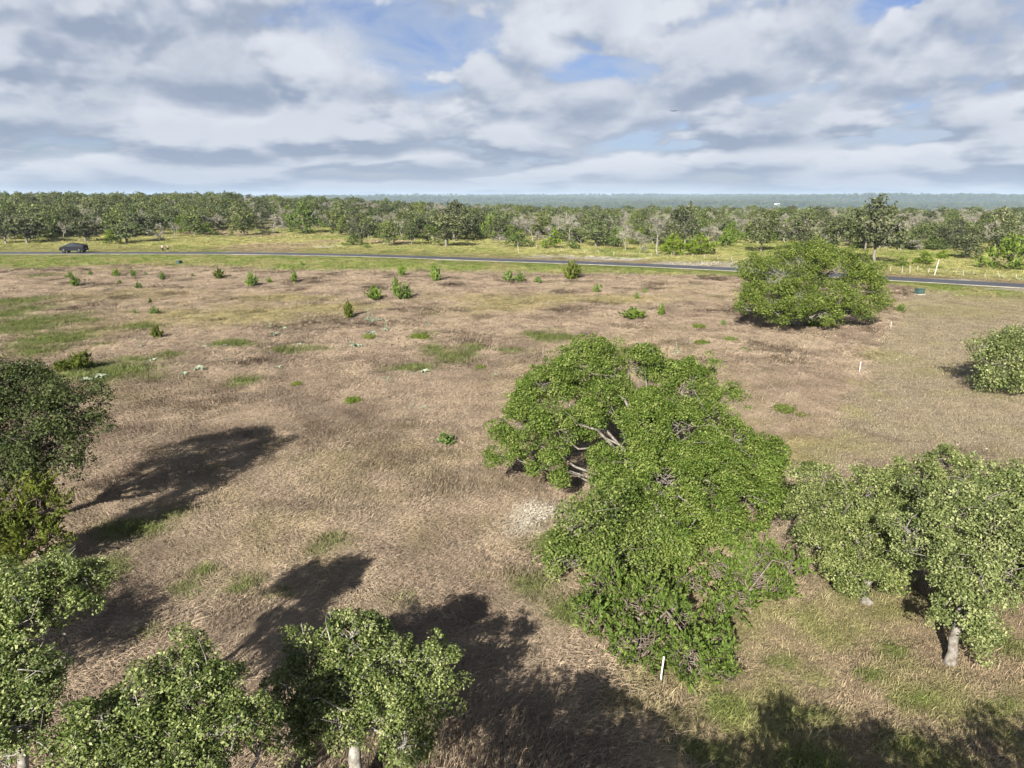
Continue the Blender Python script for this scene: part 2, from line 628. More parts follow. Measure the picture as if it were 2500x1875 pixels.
GREEN = [ell(*p) for p in [(30, 742, 75, 18), (30, 770, 60, 22), (70, 795, 95, 26), (120, 830, 90, 22), (70, 862, 60, 14),
         (280, 908, 130, 22), (190, 925, 110, 18), (320, 885, 60, 12), (410, 868, 45, 7), (560, 843, 70, 7), (90, 676, 30, 6),
         (1060, 858, 40, 14), (1110, 872, 50, 14), (1160, 853, 35, 8), (1238, 857, 38, 8), (1300, 818, 30, 6), (1345, 826, 55, 14),
         (1026, 824, 32, 7), (330, 800, 60, 8), (200, 787, 40, 6), (590, 930, 40, 10), (1000, 900, 60, 8), (1170, 897, 16, 6),
         (255, 845, 30, 5), (720, 858, 60, 6), (490, 1398, 36, 18), (580, 1428, 46, 20), (680, 1448, 34, 16), (765, 1345, 22, 14),
         (800, 1325, 30, 14), (980, 1468, 40, 14), (450, 1440, 30, 20), (360, 1545, 24, 14), (1330, 1330, 50, 40), (1300, 1440, 60, 40),
         (1370, 1500, 60, 30), (1000, 1850, 50, 30), (1760, 1730, 50, 26), (1700, 1830, 60, 26), (2000, 1745, 90, 30), (2200, 1800, 90, 30),
         (1960, 1850, 90, 30), (1900, 1610, 40, 12), (2180, 1590, 30, 14), (2120, 1640, 26, 12), (2420, 1560, 60, 40), (2240, 1700, 40, 12),
         (2450, 1720, 60, 20), (1740, 1640, 60, 20), (2060, 1450, 40, 14), (230, 1390, 60, 40), (330, 1290, 80, 24), (420, 1250, 40, 14)]]
YELLOW = [ell(*p) for p in [(2000, 1085, 130, 24), (1960, 1120, 100, 18), (2110, 950, 26, 24), (2085, 1005, 30, 24), (2060, 1060, 50, 20),
          (2180, 870, 90, 16), (2260, 900, 60, 10), (2340, 760, 160, 22), (2420, 730, 120, 14), (1230, 745, 120, 22), (1330, 735, 90, 14),
          (600, 770, 180, 26), (800, 755, 120, 16), (1500, 735, 120, 12), (700, 730, 120, 10), (420, 770, 90, 16), (1500, 1740, 60, 30),
          (1660, 1560, 60, 24), (1880, 1520, 90, 20), (1930, 1490, 90, 20), (2370, 1650, 90, 20), (2050, 1690, 120, 22)]]
BROWN = [ell(*p) for p in [(860, 1010, 70, 22), (2010, 760, 120, 12), (950, 1350, 90, 22), (680, 1240, 90, 18), (1150, 1450, 80, 24),
         (1560, 1690, 70, 22), (2250, 740, 60, 7), (2300, 835, 110, 10), (1990, 1060, 60, 12), (1330, 1130, 60, 14), (250, 1550, 90, 30)]]
CALICHE = [ell(*p) for p in [(1310, 1250, 55, 20), (1265, 1280, 45, 16), (1220, 1305, 30, 10), (1510, 634, 60, 3), (1450, 632, 50, 2.5), (1690, 644, 110, 4), (1800, 651, 60, 3), (2360, 685, 50, 3),
           (1340, 628, 60, 2.5), (800, 609, 30, 2), (2460, 706, 40, 2), (2300, 682, 40, 2)]]


def patches(L, x, y, amp=0.75, s=1.2):
    v = np.zeros_like(x)
    n = (fbm(x, y, s, 4, 11) - 0.5) * 2 * amp
    for cx, cy, rx, ry in L:
        q = ((x - cx) / rx) ** 2 + ((y - cy) / ry) ** 2
        near = q < 6
        if near.any():
            v[near] = np.maximum(v[near], 1 - sstep(0.35, 1.5, q[near] ** 0.5 - n[near] * 0.9))
    return v


def lerp(a, b, t):
    return a + (b - a) * t[:, None]


def cover(x, y):
    """albedo of the growth at (x, y), plus class masks"""
    x = np.asarray(x, float)
    y = np.asarray(y, float)
    d = road_d(np.clip(x, -300, 300), y)
    n1 = fbm(x, y, 14, 4, 21)
    n2 = fbm(x, y, 3.0, 4, 22)
    n3 = fbm(x, y, 0.9, 3, 23)
    straw = np.array([0.478, 0.378, 0.272])
    brown = np.array([0.325, 0.250, 0.186])
    ygreen = np.array([0.400, 0.345, 0.165])
    green = np.array([0.185, 0.245, 0.060])
    c = lerp(np.tile(straw, (len(x), 1)), brown, sstep(0.43, 0.70, n2 * 0.6 + n3 * 0.4))
    yg = sstep(0.52, 0.74, n1 * 0.7 + n3 * 0.3) * 0.5
    yg = np.maximum(yg, patches(YELLOW, x, y) * 0.85)
    c = lerp(c, ygreen, yg)
    c = lerp(c, brown * 0.92, patches(BROWN, x, y) * 0.8)
    # mown lot on the right of the line of stakes
    mown = sstep(-0.6, 0.6, boundary(x, y) + (n3 - 0.5) * 2.5) * (y > 16) * (d < 0)
    bare = sstep(14, 19, y)
    mc = lerp(np.tile(np.array([0.560, 0.465, 0.320]), (len(x), 1)), np.array([0.400, 0.315, 0.225]), sstep(0.47, 0.74, n1 * 0.45 + n3 * 0.55))
    mc = lerp(mc, np.array([0.500, 0.455, 0.230]), np.maximum(sstep(0.55, 0.8, n2) * 0.6, patches(YELLOW, x, y)) * 0.7)
    near = (1 - sstep(17, 21, y)) * sstep(1.5, 4, x)                 # leaf litter and green grass under the near oaks
    nc = lerp(np.tile(np.array([0.500, 0.390, 0.255]), (len(x), 1)), np.array([0.385, 0.375, 0.155]), sstep(0.42, 0.66, n2 * 0.5 + n3 * 0.5))
    c = lerp(c, mc, mown * bare)
    c = lerp(c, nc, near)
    # green verge on the near side of the road
    edge = np.interp(x, [-95, -40, 0, 45], [-33, -28, -19, -10]) + (n1 - 0.5) * 16 + (n3 - 0.5) * 8
    verge = sstep(-2.5, 2.5, d - edge) * (d < 1.0) * (1 - sstep(62, 66, x - 0.3 * d))
    vg = lerp(np.tile(np.array([0.250, 0.300, 0.085]), (len(x), 1)), np.array([0.370, 0.350, 0.150]), sstep(0.42, 0.65, n2))
    c = lerp(c, vg, verge)
    # far side: yellow-green pasture, tan bank
    farside = (d > 0).astype(float)
    fc = lerp(np.tile(np.array([0.420, 0.400, 0.160]), (len(x), 1)), np.array([0.270, 0.310, 0.090]), sstep(0.45, 0.68, n2 * 0.5 + n1 * 0.5))
    tan = np.array([0.430, 0.330, 0.220])
    fc = lerp(fc, tan, sstep(0.52, 0.66, fbm(x, y, 22, 3, 31)) * 0.8 * (x < -25))
    fc = lerp(fc, tan, np.clip((1 - sstep(3, 11, d)) * sstep(-30, 10, x) * 0.9, 0, 1))
    c = lerp(c, fc, farside)
    c = lerp(c, np.array([0.080, 0.100, 0.040]), sstep(330, 420, y))
    g = patches(GREEN, x, y)
    c = lerp(c, green, g * 0.85)
    cal = patches(CALICHE, x, y, 0.9, 2.0)
    cal = np.maximum(cal, sstep(0.58, 0.66, fbm(x, y, 5, 3, 41)) * (np.abs(d) < 4.2) * 0.8)
    c = lerp(c, np.array([0.66, 0.60, 0.48]), cal)
    cls = {'green': g, 'mown': mown * bare, 'verge': verge, 'far': farside, 'cal': cal, 'near': near, 'd': d}
    return c, cls


# ---------------------------------------------------------------- ground sheet
def build_ground():
    ys = np.concatenate([np.arange(-40, 8, 2.0), np.arange(8, 45, 0.28), np.arange(45, 90, 0.5), np.arange(90, 240, 0.9),
                         240 * (9500 / 240.0) ** np.linspace(0, 1, 230)])
    q = np.linspace(-1, 1, 420)
    xs = np.sign(q) * (34 * np.abs(q) + 130 * np.abs(q) ** 3 + 8800 * np.abs(q) ** 12)
    X, Y = np.meshgrid(xs, ys)
    x, y = X.ravel(), Y.ravel()
    z = H(x, y)
    c, cls = cover(x, y)
    # bare soil and thatch under the growth
    soil = c * 0.52 * ALB
    ny, nx = X.shape
    i = (np.arange(ny - 1)[:, None] * nx + np.arange(nx - 1)[None]).ravel()
    F = np.stack([i, i + 1, i + nx + 1, i + nx], 1)
    m, w = mat_new('field_ground')
    at = w.n('ShaderNodeAttribute', attribute_name='cover')
    geo = w.n('ShaderNodeNewGeometry').outputs['Position']
    mp = w.n('ShaderNodeMapping')
    w.link(geo, mp.inputs['Vector'])
    mp.inputs['Rotation'].default_value = (0, 0, R(25))
    mp.inputs['Scale'].default_value = (0.35, 1.0, 1.0)
    a = w.noise(mp.outputs[0], 9, 5, 0.65, 0.6)
    b_ = w.noise(geo, 2.2, 4, 0.6)
    f = w.math('ADD', w.smooth(a, 0.3, 0.7, 0.55, 1.3), w.smooth(b_, 0.3, 0.7, -0.12, 0.12))
    mul = w.n('ShaderNodeVectorMath', operation='SCALE')
    w.link(at.outputs['Color'], mul.inputs[0])
    w.link(f, mul.inputs['Scale'])
    bs = w.n('ShaderNodeBsdfPrincipled')
    bs.inputs['Roughness'].default_value = 0.95
    bs.inputs['Specular IOR Level'].default_value = 0.05
    w.link(mul.outputs[0], bs.inputs['Base Color'])
    bp = w.n('ShaderNodeBump')
    bp.inputs['Strength'].default_value = 0.8
    bp.inputs['Distance'].default_value = 0.08
    w.link(a, bp.inputs['Height'])
    w.link(bp.outputs[0], bs.inputs['Normal'])
    out = w.n('ShaderNodeOutputMaterial')
    w.link(bs.outputs[0], out.inputs[0])
    me = mesh_np('ground', np.stack([x, y, z], 1), F, m, smooth=True, attrs={'cover': soil})
    tag(obj('ground', me), kind='structure')


build_ground()


def build_road():
    xs = np.linspace(-260, 190, 360)
    y = road_y(xs)
    s = np.gradient(y, xs)
    nrm = np.stack([-s, np.ones_like(s)], 1) / np.sqrt(1 + s * s)[:, None]
    z0 = H(xs, y) * 0 + 0.0

    def strip(name, offs, zs, mat, jit=0.0, kind='structure'):
        V = []
        g = np.random.default_rng(5)
        for o_, z_ in zip(offs, zs):
            jj = g.normal(size=len(xs)) * jit
            V.append(np.stack([xs + nrm[:, 0] * (o_ + jj), y + nrm[:, 1] * (o_ + jj), z0 + z_], 1))
        V = np.stack(V, 1)
        k = len(offs)
        n = len(xs)
        i = (np.arange(n - 1)[:, None] * k + np.arange(k - 1)[None]).ravel()
        F = np.stack([i, i + k, i + k + 1, i + 1], 1)
        return tag(obj(name, mesh_np(name, V.reshape(-1, 3), F, mat)), kind=kind)

    m, w = mat_new('asphalt')
    geo = w.n('ShaderNodeNewGeometry').outputs['Position']
    col = w.mix(w.smooth(w.noise(geo, 0.35, 4, 0.6), 0.35, 0.65), (0.032, 0.035, 0.045), (0.052, 0.055, 0.066))
    b = w.n('ShaderNodeBsdfPrincipled')
    b.inputs['Roughness'].default_value = 0.6
    b.inputs['Specular IOR Level'].default_value = 0.35
    w.link(w.mix(w.smooth(w.noise(geo, 25, 3, 0.6), 0.3, 0.7, 0, 0.3), col, (0.085, 0.085, 0.09)), b.inputs['Base Color'])
    out = w.n('ShaderNodeOutputMaterial')
    w.link(b.outputs[0], out.inputs[0])
    cal = simple_mat('caliche_shoulder', (0.45, 0.41, 0.34), 0.95, spec=0.05, noise=0.18, nscale=0.8)
    strip('road', (-2.4, 0.0, 2.4), (0.060, 0.085, 0.060), m)
    strip('road_shoulder', (-3.1, -2.75, -2.2, 2.2, 2.75, 3.1), (-0.08, 0.030, 0.048, 0.048, 0.030, -0.08), cal, jit=0.10)


build_road()

# ---------------------------------------------------------------- trees
def shell(c, r, n, g, low=-0.35):
    """n points on the upper shell of an ellipsoid, with outward normals"""
    d = unit(g.normal(size=(n * 3, 3)))
    d = d[(d[:, 2] > low) | (g.random(len(d)) < 0.25)][:n]
    p = c + d * r
    return p, unit(d / r)


def inside(P, lobes, k):
    m = np.zeros(len(P), bool)
    for c, r in lobes:
        m |= (((P - c) / (np.asarray(r) * k)) ** 2).sum(1) < 1
    return m


def crown_puffs(lobes, pr, g, dens=1.0, low=-0.35, zmin=0.25, lump=9, carve=0.40, core=0.0):
    """small leaf clumps that cover the lobes unevenly: centres, normals, radii"""
    P, N, L = [], [], []
    subs = []
    for li, (c, r) in enumerate(lobes):
        r = np.asarray(r, float)
        subs.append((li, np.asarray(c, float), r * 0.70, core))
        if lump:
            for _ in range(lump):
                d = unit(g.normal(size=3) + np.array([0, 0, 0.25]))
                subs.append((li, c + d * r * g.uniform(0.66, 0.92), r * g.uniform(0.24, 0.42) * np.array([1, 1, 0.9]), carve))
    for li, c, r, cv in subs:
        area = 4 * math.pi * ((r[0] * r[1]) ** 1.6 / 3 + (r[0] * r[2]) ** 1.6 / 3 + (r[1] * r[2]) ** 1.6 / 3) ** (1 / 1.6)
        n = int(dens * area / (pr * pr * 1.45)) + 1
        p, nn = shell(c, r * 1.0, n, g, low)
        p = p - nn * (g.random(len(p)) ** 1.6)[:, None] * min(r) * 0.35      # some sit deeper
        p = p + g.normal(size=p.shape) * pr * 0.35
        ns = 1.9 * pr
        gap = fbm(p[:, 0] + 0.8 * p[:, 2], p[:, 1] - 0.6 * p[:, 2], ns * 1.6, 2, 3.0 + li * 0.37) 
        keep = (gap > cv) & (p[:, 2] > zmin) & ~inside(p, lobes, 0.52)
        P.append(p[keep])
        N.append(nn[keep])
        L.append(np.full(keep.sum(), li))
    P, N, L = np.concatenate(P), np.concatenate(N), np.concatenate(L)
    return P, N, pr * (0.6 + 0.8 * g.random(len(P))), L


def oak_leaves(P, N, rad, size, per, g, flat_=0.7, aspect=0.55, upw=0.5):
    """leaves spread over each clump"""
    cnt = np.maximum(3, (per * (rad / rad.mean()) ** 2).astype(int))
    idx = np.repeat(np.arange(len(P)), cnt)
    d = unit(g.normal(size=(len(idx), 3)) + N[idx] * 0.7 + np.array([0, 0, 0.25]))
    rr = rad[idx][:, None] * (0.35 + 0.65 * g.random((len(idx), 1)) ** 0.5)
    off = d * rr
    off[:, 2] *= flat_
    q = P[idx] + off
    nn = unit(d * 0.8 + np.array([0, 0, upw]) + g.normal(size=d.shape) * 0.55)
    gd = unit(d + g.normal(size=d.shape) * 0.7)
    V, F = leaves(q, nn, gd, size, g, aspect=aspect)
    ct = g.normal(size=len(P)) * 0.19
    t = np.clip(0.5 + ct[idx] + g.normal(size=len(idx)) * 0.2, 0, 1)
    # a few pale new leaves
    t = np.where(g.random(len(t)) < 0.08, np.clip(t + 0.4, 0, 1), t)
    return V, F, np.repeat(t, 4)


def spray_leaves(P, N, rad, size, per, g):
    """juniper sprays: narrow, pointing out and up"""
    cnt = np.maximum(3, (per * (rad / rad.mean()) ** 2).astype(int))
    idx = np.repeat(np.arange(len(P)), cnt)
    ax = unit(N + np.array([0, 0, 0.75]) + g.normal(size=N.shape) * 0.45)
    t = g.random((len(idx), 1))
    side = unit(g.normal(size=(len(idx), 3)))
    q = P[idx] + ax[idx] * rad[idx][:, None] * (t * 1.7 - 0.5) + side * rad[idx][:, None] * (0.55 * (1.05 - t))
    gd = unit(ax[idx] + side * 0.55)
    nn = unit(side * 0.7 + N[idx] * 0.6 + g.normal(size=side.shape) * 0.4)
    V, F = leaves(q, nn, gd, size, g, aspect=0.42, fold=0.08)
    ct = g.normal(size=len(P)) * 0.13
    tt = np.clip(0.5 + ct[idx] + g.normal(size=len(idx)) * 0.17 + (t[:, 0] - 0.5) * 0.1, 0, 1)
    return V, F, np.repeat(tt, 4)


def limbs(tb, base, forks, lobes, P, L, g, trunk_r, twig=0.35, lean=None, twig_r=0.014, over=0.1):
    """trunk, limbs to every lobe, twigs to some clumps"""
    fork = np.array([np.mean([c[0] for c, r in lobes]) * 0.35 + base[0] * 0.65, np.mean([c[1] for c, r in lobes]) * 0.35 + base[1] * 0.65, forks])
    base = np.asarray(base, float)
    tb.add(np.concatenate([[base + (0, 0, -0.25)], bend(base, fork, 5, 0.05, g=g)]),
           [trunk_r * 1.5, trunk_r * 1.3, trunk_r, trunk_r * 0.92, trunk_r * 0.85, trunk_r * 0.75], 8)
    for li, (c, r) in enumerate(lobes):
        c = np.asarray(c, float)
        tgt = c - np.array([0, 0, 0.15 * r[2]])
        pts = bend(fork, tgt, 7, 0.10, 0.08, g)
        lr = trunk_r * 0.42 * (0.75 + 0.25 * min(2, r[0]))
        tb.add(pts, np.linspace(lr, max(0.015, lr * 0.2), 7), 6)
        mine = np.where(L == li)[0]
        g.shuffle(mine)
        mine = mine[:int(len(mine) * twig)]
        mids = [pts[4], pts[5], pts[6]]
        # secondary branches, each carrying several twigs
        for k in range(0, len(mine), 6):
            grp = mine[k:k + 6]
            m = mids[g.integers(0, 3)]
            lead = P[grp[0]]
            sp = bend(m, m + (lead - m) * 0.75, 5, 0.13, 0.05, g)
            r0 = max(0.014, lr * 0.26)
            tb.add(sp, np.linspace(r0, r0 * 0.5, 5), 4)
            for p_ in grp:
                s0 = sp[g.integers(2, 5)]
                if np.linalg.norm(P[p_] - s0) > 2.2 * min(r):
                    continue
                e = P[p_] + (P[p_] - s0) * over
                tb.add(bend(s0, e, 4, 0.16, 0.0, g), [twig_r * 1.4, twig_r * 1.1, twig_r * 0.8, twig_r * 0.4], 3)
    return fork


def oak(name, base, lobes, label, leaf='leaf_mid', bark='bark', seed=1, size=0.085, pr=0.33, per=34, dens=1.0, trunk_r=0.16,
        fork=1.3, cat='tree', group=None, low=-0.35, core=0.0, carve=0.40, twig=0.22, over=0.12, zmin=0.25, flat_=0.7, twig_r=0.014):
    g = np.random.default_rng(seed)
    base = np.asarray(base, float)
    lb = [(np.asarray(c, float) - base, np.asarray(r, float)) for c, r in lobes]
    P, N, rad, L = crown_puffs(lb, pr, g, dens, low, zmin, carve=carve, core=core)
    V, F, t = oak_leaves(P, N, rad, size, per, g, flat_=flat_)
    root = empty(name, base, label, cat, group)
    tb = Tubes(5)
    limbs(tb, (0, 0, 0), fork, lb, P, L, g, trunk_r, twig, over=over, twig_r=twig_r)
    obj('trunk', tb.mesh('trunk', M[bark]), root)
    obj('crown', mesh_np('crown', V, F, M[leaf], attrs={'tint': t}), root)
    return root


def cedar(name, base, lobes, label, leaf='cedar', bark='bark_cedar', seed=1, size=0.13, pr=0.26, per=22, dens=1.0, trunk_r=0.1,
          cat='tree', group=None, low=-0.6, twig=0.3, zmin=0.08, twig_r=0.012, over=0.0):
    g = np.random.default_rng(seed)
    base = np.asarray(base, float)
    lb = [(np.asarray(c, float) - base, np.asarray(r, float)) for c, r in lobes]
    P, N, rad, L = crown_puffs(lb, pr, g, dens, low, zmin)
    V, F, t = spray_leaves(P, N, rad, size, per, g)
    root = empty(name, base, label, cat, group)
    tb = Tubes(5)
    limbs(tb, (0, 0, 0), 0.5, lb, P, L, g, trunk_r, twig, twig_r=twig_r, over=over)
    obj('trunk', tb.mesh('trunk', M[bark]), root)
    obj('crown', mesh_np('crown', V, F, M[leaf], attrs={'tint': t}), root)
    return root


def at(px, py, y):
    """point on a photo pixel's ray at forward distance y"""
    d = ray(px, py)
    t = y / d[1]
    return np.array([d[0] * t, d[1] * t, CAM_H + d[2] * t])


def lob(px, py, y, rx, ry=None, rz=None):
    """a crown lobe seen at a photo pixel, at forward distance y, with radii in metres"""
    rz = rz or rx * 0.75
    p = at(px, py, y)
    while p[2] < rz * 0.7 + 0.1 and y > 5:       # nearer along the same line of sight until it clears the ground
        y -= 0.1
        p = at(px, py, y)
    return (p, (rx, ry or rx, rz))


def gz(x, y):
    return np.array([x, y, float(H(x, y))])


# --- the big oak in the middle, its neighbours
G_BASE = gz(4.7, 24.8)
oak('live_oak', G_BASE, [
    lob(1430, 905, 27.6, 1.55, 1.5, 1.1), lob(1330, 945, 26.9, 1.3, 1.3, 1.05), lob(1575, 900, 27.8, 1.5, 1.5, 1.1),
    lob(1690, 950, 27.0, 1.4, 1.4, 1.05), lob(1770, 985, 26.2, 0.85, 0.9, 0.75),
    lob(1280, 1050, 25.6, 1.15, 1.2, 1.1), lob(1240, 1110, 25.2, 0.7, 0.8, 0.8), lob(1365, 1055, 25.3, 0.95, 0.95, 1.0),
    lob(1345, 1140, 24.6, 0.65, 0.7, 0.65), lob(1480, 965, 26.8, 1.15, 1.15, 0.95), lob(1435, 1020, 25.9, 0.85, 0.85, 0.8), lob(1300, 1000, 26.2, 0.9, 0.9, 0.8),
    lob(1700, 1120, 24.2, 1.1, 1.1, 1.0), lob(1760, 1260, 22.2, 0.9, 0.9, 0.85), lob(1610, 1000, 26.2, 1.15, 1.2, 1.0),
    lob(1580, 1055, 24.8, 1.15, 1.2, 1.15), lob(1660, 1060, 25.0, 1.35, 1.4, 1.2), lob(1780, 1080, 24.6, 1.2, 1.3, 1.1),
    lob(1860, 1140, 24.0, 1.0, 1.1, 1.0), lob(1530, 1160, 23.2, 1.0, 1.1, 1.15), lob(1610, 1180, 23.0, 1.3, 1.3, 1.25),
    lob(1730, 1190, 22.8, 1.3, 1.3, 1.2), lob(1830, 1230, 22.4, 1.1, 1.1, 1.05), lob(1690, 1290, 21.6, 1.0, 1.0, 0.95),
    lob(1570, 1275, 21.6, 1.0, 1.0, 1.0), lob(1630, 1340, 20.6, 0.9, 0.85, 0.85), lob(1790, 1300, 21.6, 0.8, 0.8, 0.8), lob(1880, 1210, 23.0, 0.7, 0.7, 0.7)],
    'large spreading bright green live oak in the middle of the field', 'leaf_bright', 'bark', 11, size=0.076, pr=0.25, per=58,
    dens=1.25, trunk_r=0.17, fork=1.3, twig=0.13, over=0.15, core=0.38, carve=0.44)
oak('live_oak', gz(2.7, 19.0), [lob(1420, 1290, 19.6, 1.05, 1.0, 1.0), lob(1500, 1260, 19.9, 0.95, 0.95, 0.9), lob(1395, 1370, 19.0, 0.75, 0.8, 0.8),
    lob(1500, 1370, 18.9, 0.85, 0.8, 0.85), lob(1610, 1330, 19.6, 0.85, 0.9, 0.8), lob(1560, 1400, 18.6, 0.6, 0.6, 0.6)],
    'dense deep green young oak beside the white rocks, against the big oak', 'leaf_bright', 'bark', 12, size=0.09, pr=0.26, per=30,
    dens=1.2, trunk_r=0.11, fork=0.8, low=-0.6, zmin=0.1)
cedar('cedar_tree', gz(3.4, 16.1), [lob(1470, 1440, 17.4, 0.75, 0.75, 0.75), lob(1560, 1480, 17.2, 0.8, 0.8, 0.75), lob(1450, 1510, 16.8, 0.65, 0.6, 0.55),
    lob(1640, 1520, 16.9, 0.8, 0.75, 0.6), lob(1560, 1580, 16.2, 0.75, 0.7, 0.55), lob(1690, 1600, 15.9, 0.7, 0.6, 0.5),
    lob(1760, 1580, 16.3, 0.55, 0.55, 0.45), lob(1690, 1640, 15.0, 0.5, 0.45, 0.33), lob(1750, 1630, 15.4, 0.5, 0.45, 0.35)],
    'feathery green cedar standing behind the white stake, below the big oak', 'cedar', 'bark_cedar', 13, size=0.10, pr=0.20, per=20,
    dens=0.85, trunk_r=0.10, twig=0.7, over=0.05)
cedar('cedar_shrub', gz(6.6, 17.5), [lob(1760, 1400, 18.6, 0.8, 0.8, 0.45), lob(1850, 1420, 18.3, 0.8, 0.7, 0.4), lob(1800, 1470, 17.4, 0.7, 0.6, 0.35),
    lob(1900, 1440, 17.9, 0.55, 0.5, 0.3), lob(1680, 1420, 18.3, 0.6, 0.6, 0.4), lob(1850, 1360, 18.8, 0.7, 0.6, 0.4), lob(1930, 1390, 18.4, 0.5, 0.5, 0.3), lob(1750, 1500, 17.2, 0.5, 0.5, 0.3)],
    'low sprawling sparse cedar between the big oak and the right-hand oaks', 'cedar', 'bark_cedar', 14, size=0.10, pr=0.20, per=16,
    dens=0.85, trunk_r=0.06, twig=0.6, cat='shrub')
# --- the oaks on the right
oak('live_oak', gz(10.7, 15.1), [lob(2330, 1250, 17.2, 1.15, 1.1, 0.85), lob(2430, 1290, 16.6, 1.1, 1.0, 0.85), lob(2260, 1330, 16.6, 0.95, 0.9, 0.8),
    lob(2360, 1390, 15.9, 1.0, 0.9, 0.8), lob(2470, 1400, 15.7, 0.95, 0.9, 0.8), lob(2340, 1480, 15.2, 0.75, 0.7, 0.65), lob(2400, 1550, 15.0, 0.45, 0.45, 0.45),
    lob(2540, 1330, 16.2, 1.0, 1.0, 0.9)],
    'olive green oak on a bare pale trunk at lower right', 'leaf_olive', 'bark', 15, size=0.068, pr=0.20, per=44, dens=1.0,
    trunk_r=0.12, fork=1.35, over=0.2, twig=0.2)
oak('live_oak', gz(10.0, 17.9), [lob(2020, 1250, 19.4, 0.95, 0.9, 0.8), lob(2110, 1220, 19.8, 1.0, 1.0, 0.85), lob(2220, 1190, 20.0, 1.05, 1.0, 0.85),
    lob(2310, 1140, 20.2, 0.8, 0.8, 0.7), lob(1985, 1170, 20.0, 0.6, 0.6, 0.5), lob(2000, 1330, 18.8, 0.75, 0.7, 0.7), lob(2110, 1320, 18.8, 1.0, 0.9, 0.85),
    lob(2210, 1290, 18.6, 0.95, 0.9, 0.8), lob(2060, 1400, 18.2, 0.6, 0.6, 0.55), lob(2170, 1390, 17.9, 0.7, 0.7, 0.6)],
    'olive green oak between the big oak and the pale trunked oak', 'leaf_olive', 'bark', 16, size=0.068, pr=0.20, per=44, dens=1.0,
    trunk_r=0.17, fork=1.2, over=0.2, twig=0.2)
oak('live_oak', gz(17.4, 20.5), [lob(2440, 1200, 21.5, 0.95, 0.9, 0.75), lob(2520, 1180, 21.5, 1.1, 1.0, 0.85), lob(2560, 1260, 20.8, 1.0, 1.0, 0.85),
    lob(2470, 1270, 20.6, 0.7, 0.7, 0.6)], 'olive oak crown cut by the right edge behind the pale trunked oak', 'leaf_olive', 'bark', 17,
    size=0.09, pr=0.28, per=30, dens=1.2, trunk_r=0.14, fork=1.2)
# --- right edge and round oak by the road
oak('live_oak', gz(30.6, 39.6), [lob(2450, 880, 40.0, 1.5, 1.5, 1.2), lob(2530, 860, 40.3, 2.3, 2.0, 1.6), lob(2435, 925, 39.4, 1.1, 1.1, 0.7),
    lob(2500, 930, 39.0, 1.5, 1.3, 0.9), lob(2480, 840, 40.6, 1.3, 1.3, 0.9), lob(2600, 880, 40.0, 2.2, 2.0, 1.5)],
    'dark olive oak with low skirts at the right edge of the mown lot', 'leaf_olive', 'bark_grey', 18, size=0.12, pr=0.42, per=32, dens=1.4,
    trunk_r=0.22, fork=0.9, low=-0.6)
M_BASE = gz(25.4, 62.5)
oak('live_oak', M_BASE, [lob(1900, 680, 61.5, 2.8, 2.6, 2.0), lob(1960, 640, 62.5, 3.0, 3.0, 1.9), lob(2040, 655, 62.8, 2.8, 2.6, 1.9),
    lob(1850, 660, 62.3, 2.0, 2.0, 1.5), lob(1880, 735, 59.9, 2.1, 1.8, 1.5), lob(1960, 735, 59.4, 2.4, 2.0, 1.6), lob(2040, 730, 60.2, 2.1, 1.9, 1.5),
    lob(2100, 690, 61.5, 1.9, 2.0, 1.5), lob(2095, 740, 60.8, 1.5, 1.4, 1.1), lob(1840, 720, 61.0, 1.2, 1.4, 1.0), lob(2110, 660, 63.0, 1.5, 1.5, 1.1), lob(1832, 745, 60.6, 1.3, 1.4, 1.0),
    lob(2115, 748, 60.6, 1.4, 1.4, 1.0), lob(1900, 765, 58.9, 1.5, 1.2, 0.9), lob(2010, 762, 58.9, 1.6, 1.2, 0.9), lob(1965, 635, 62.0, 2.2, 2.2, 1.2)],
    'big round dome-shaped oak standing alone near the road', 'leaf_round', 'bark_grey', 19, size=0.13, pr=0.46, per=44, dens=1.5,
    trunk_r=0.35, fork=1.4, low=-0.6, twig=0.25, core=0.42, carve=0.47)
# --- left edge
oak('live_oak', gz(-17.3, 21.2), [lob(60, 960, 22.4, 1.5, 1.5, 0.9), lob(190, 985, 22.3, 1.15, 1.2, 0.75), lob(30, 1060, 21.4, 1.4, 1.4, 1.0),
    lob(120, 1090, 21.0, 1.1, 1.2, 0.8), lob(-60, 980, 22.0, 1.8, 1.7, 1.2), lob(215, 1040, 21.9, 0.75, 0.8, 0.5), lob(40, 930, 23.0, 0.9, 0.9, 0.55),
    lob(-120, 1080, 20.5, 1.7, 1.6, 1.2), lob(20, 1150, 20.6, 1.2, 1.1, 0.8), lob(100, 1020, 21.8, 1.0, 1.0, 0.7), lob(150, 1130, 20.8, 0.7, 0.7, 0.5)],
    'dark spreading oak at the left edge casting a long shadow', 'leaf_dark', 'bark_dark', 20, size=0.085, pr=0.29, per=30, dens=1.0,
    trunk_r=0.24, fork=1.8, over=0.1)
cedar('cedar_tree', gz(-15.0, 19.2), [lob(40, 1220, 19.8, 0.75, 0.75, 0.85), lob(105, 1230, 19.8, 0.6, 0.6, 0.75), lob(70, 1310, 19.4, 0.85, 0.8, 0.8),
    lob(10, 1320, 19.2, 0.7, 0.7, 0.8), lob(120, 1310, 19.5, 0.5, 0.5, 0.5)],
    'yellowish green cedar under the dark oak at the left edge', 'cedar_yellow', 'bark_cedar', 21, size=0.11, pr=0.20, per=22, dens=1.0,
    trunk_r=0.1, twig=0.5)
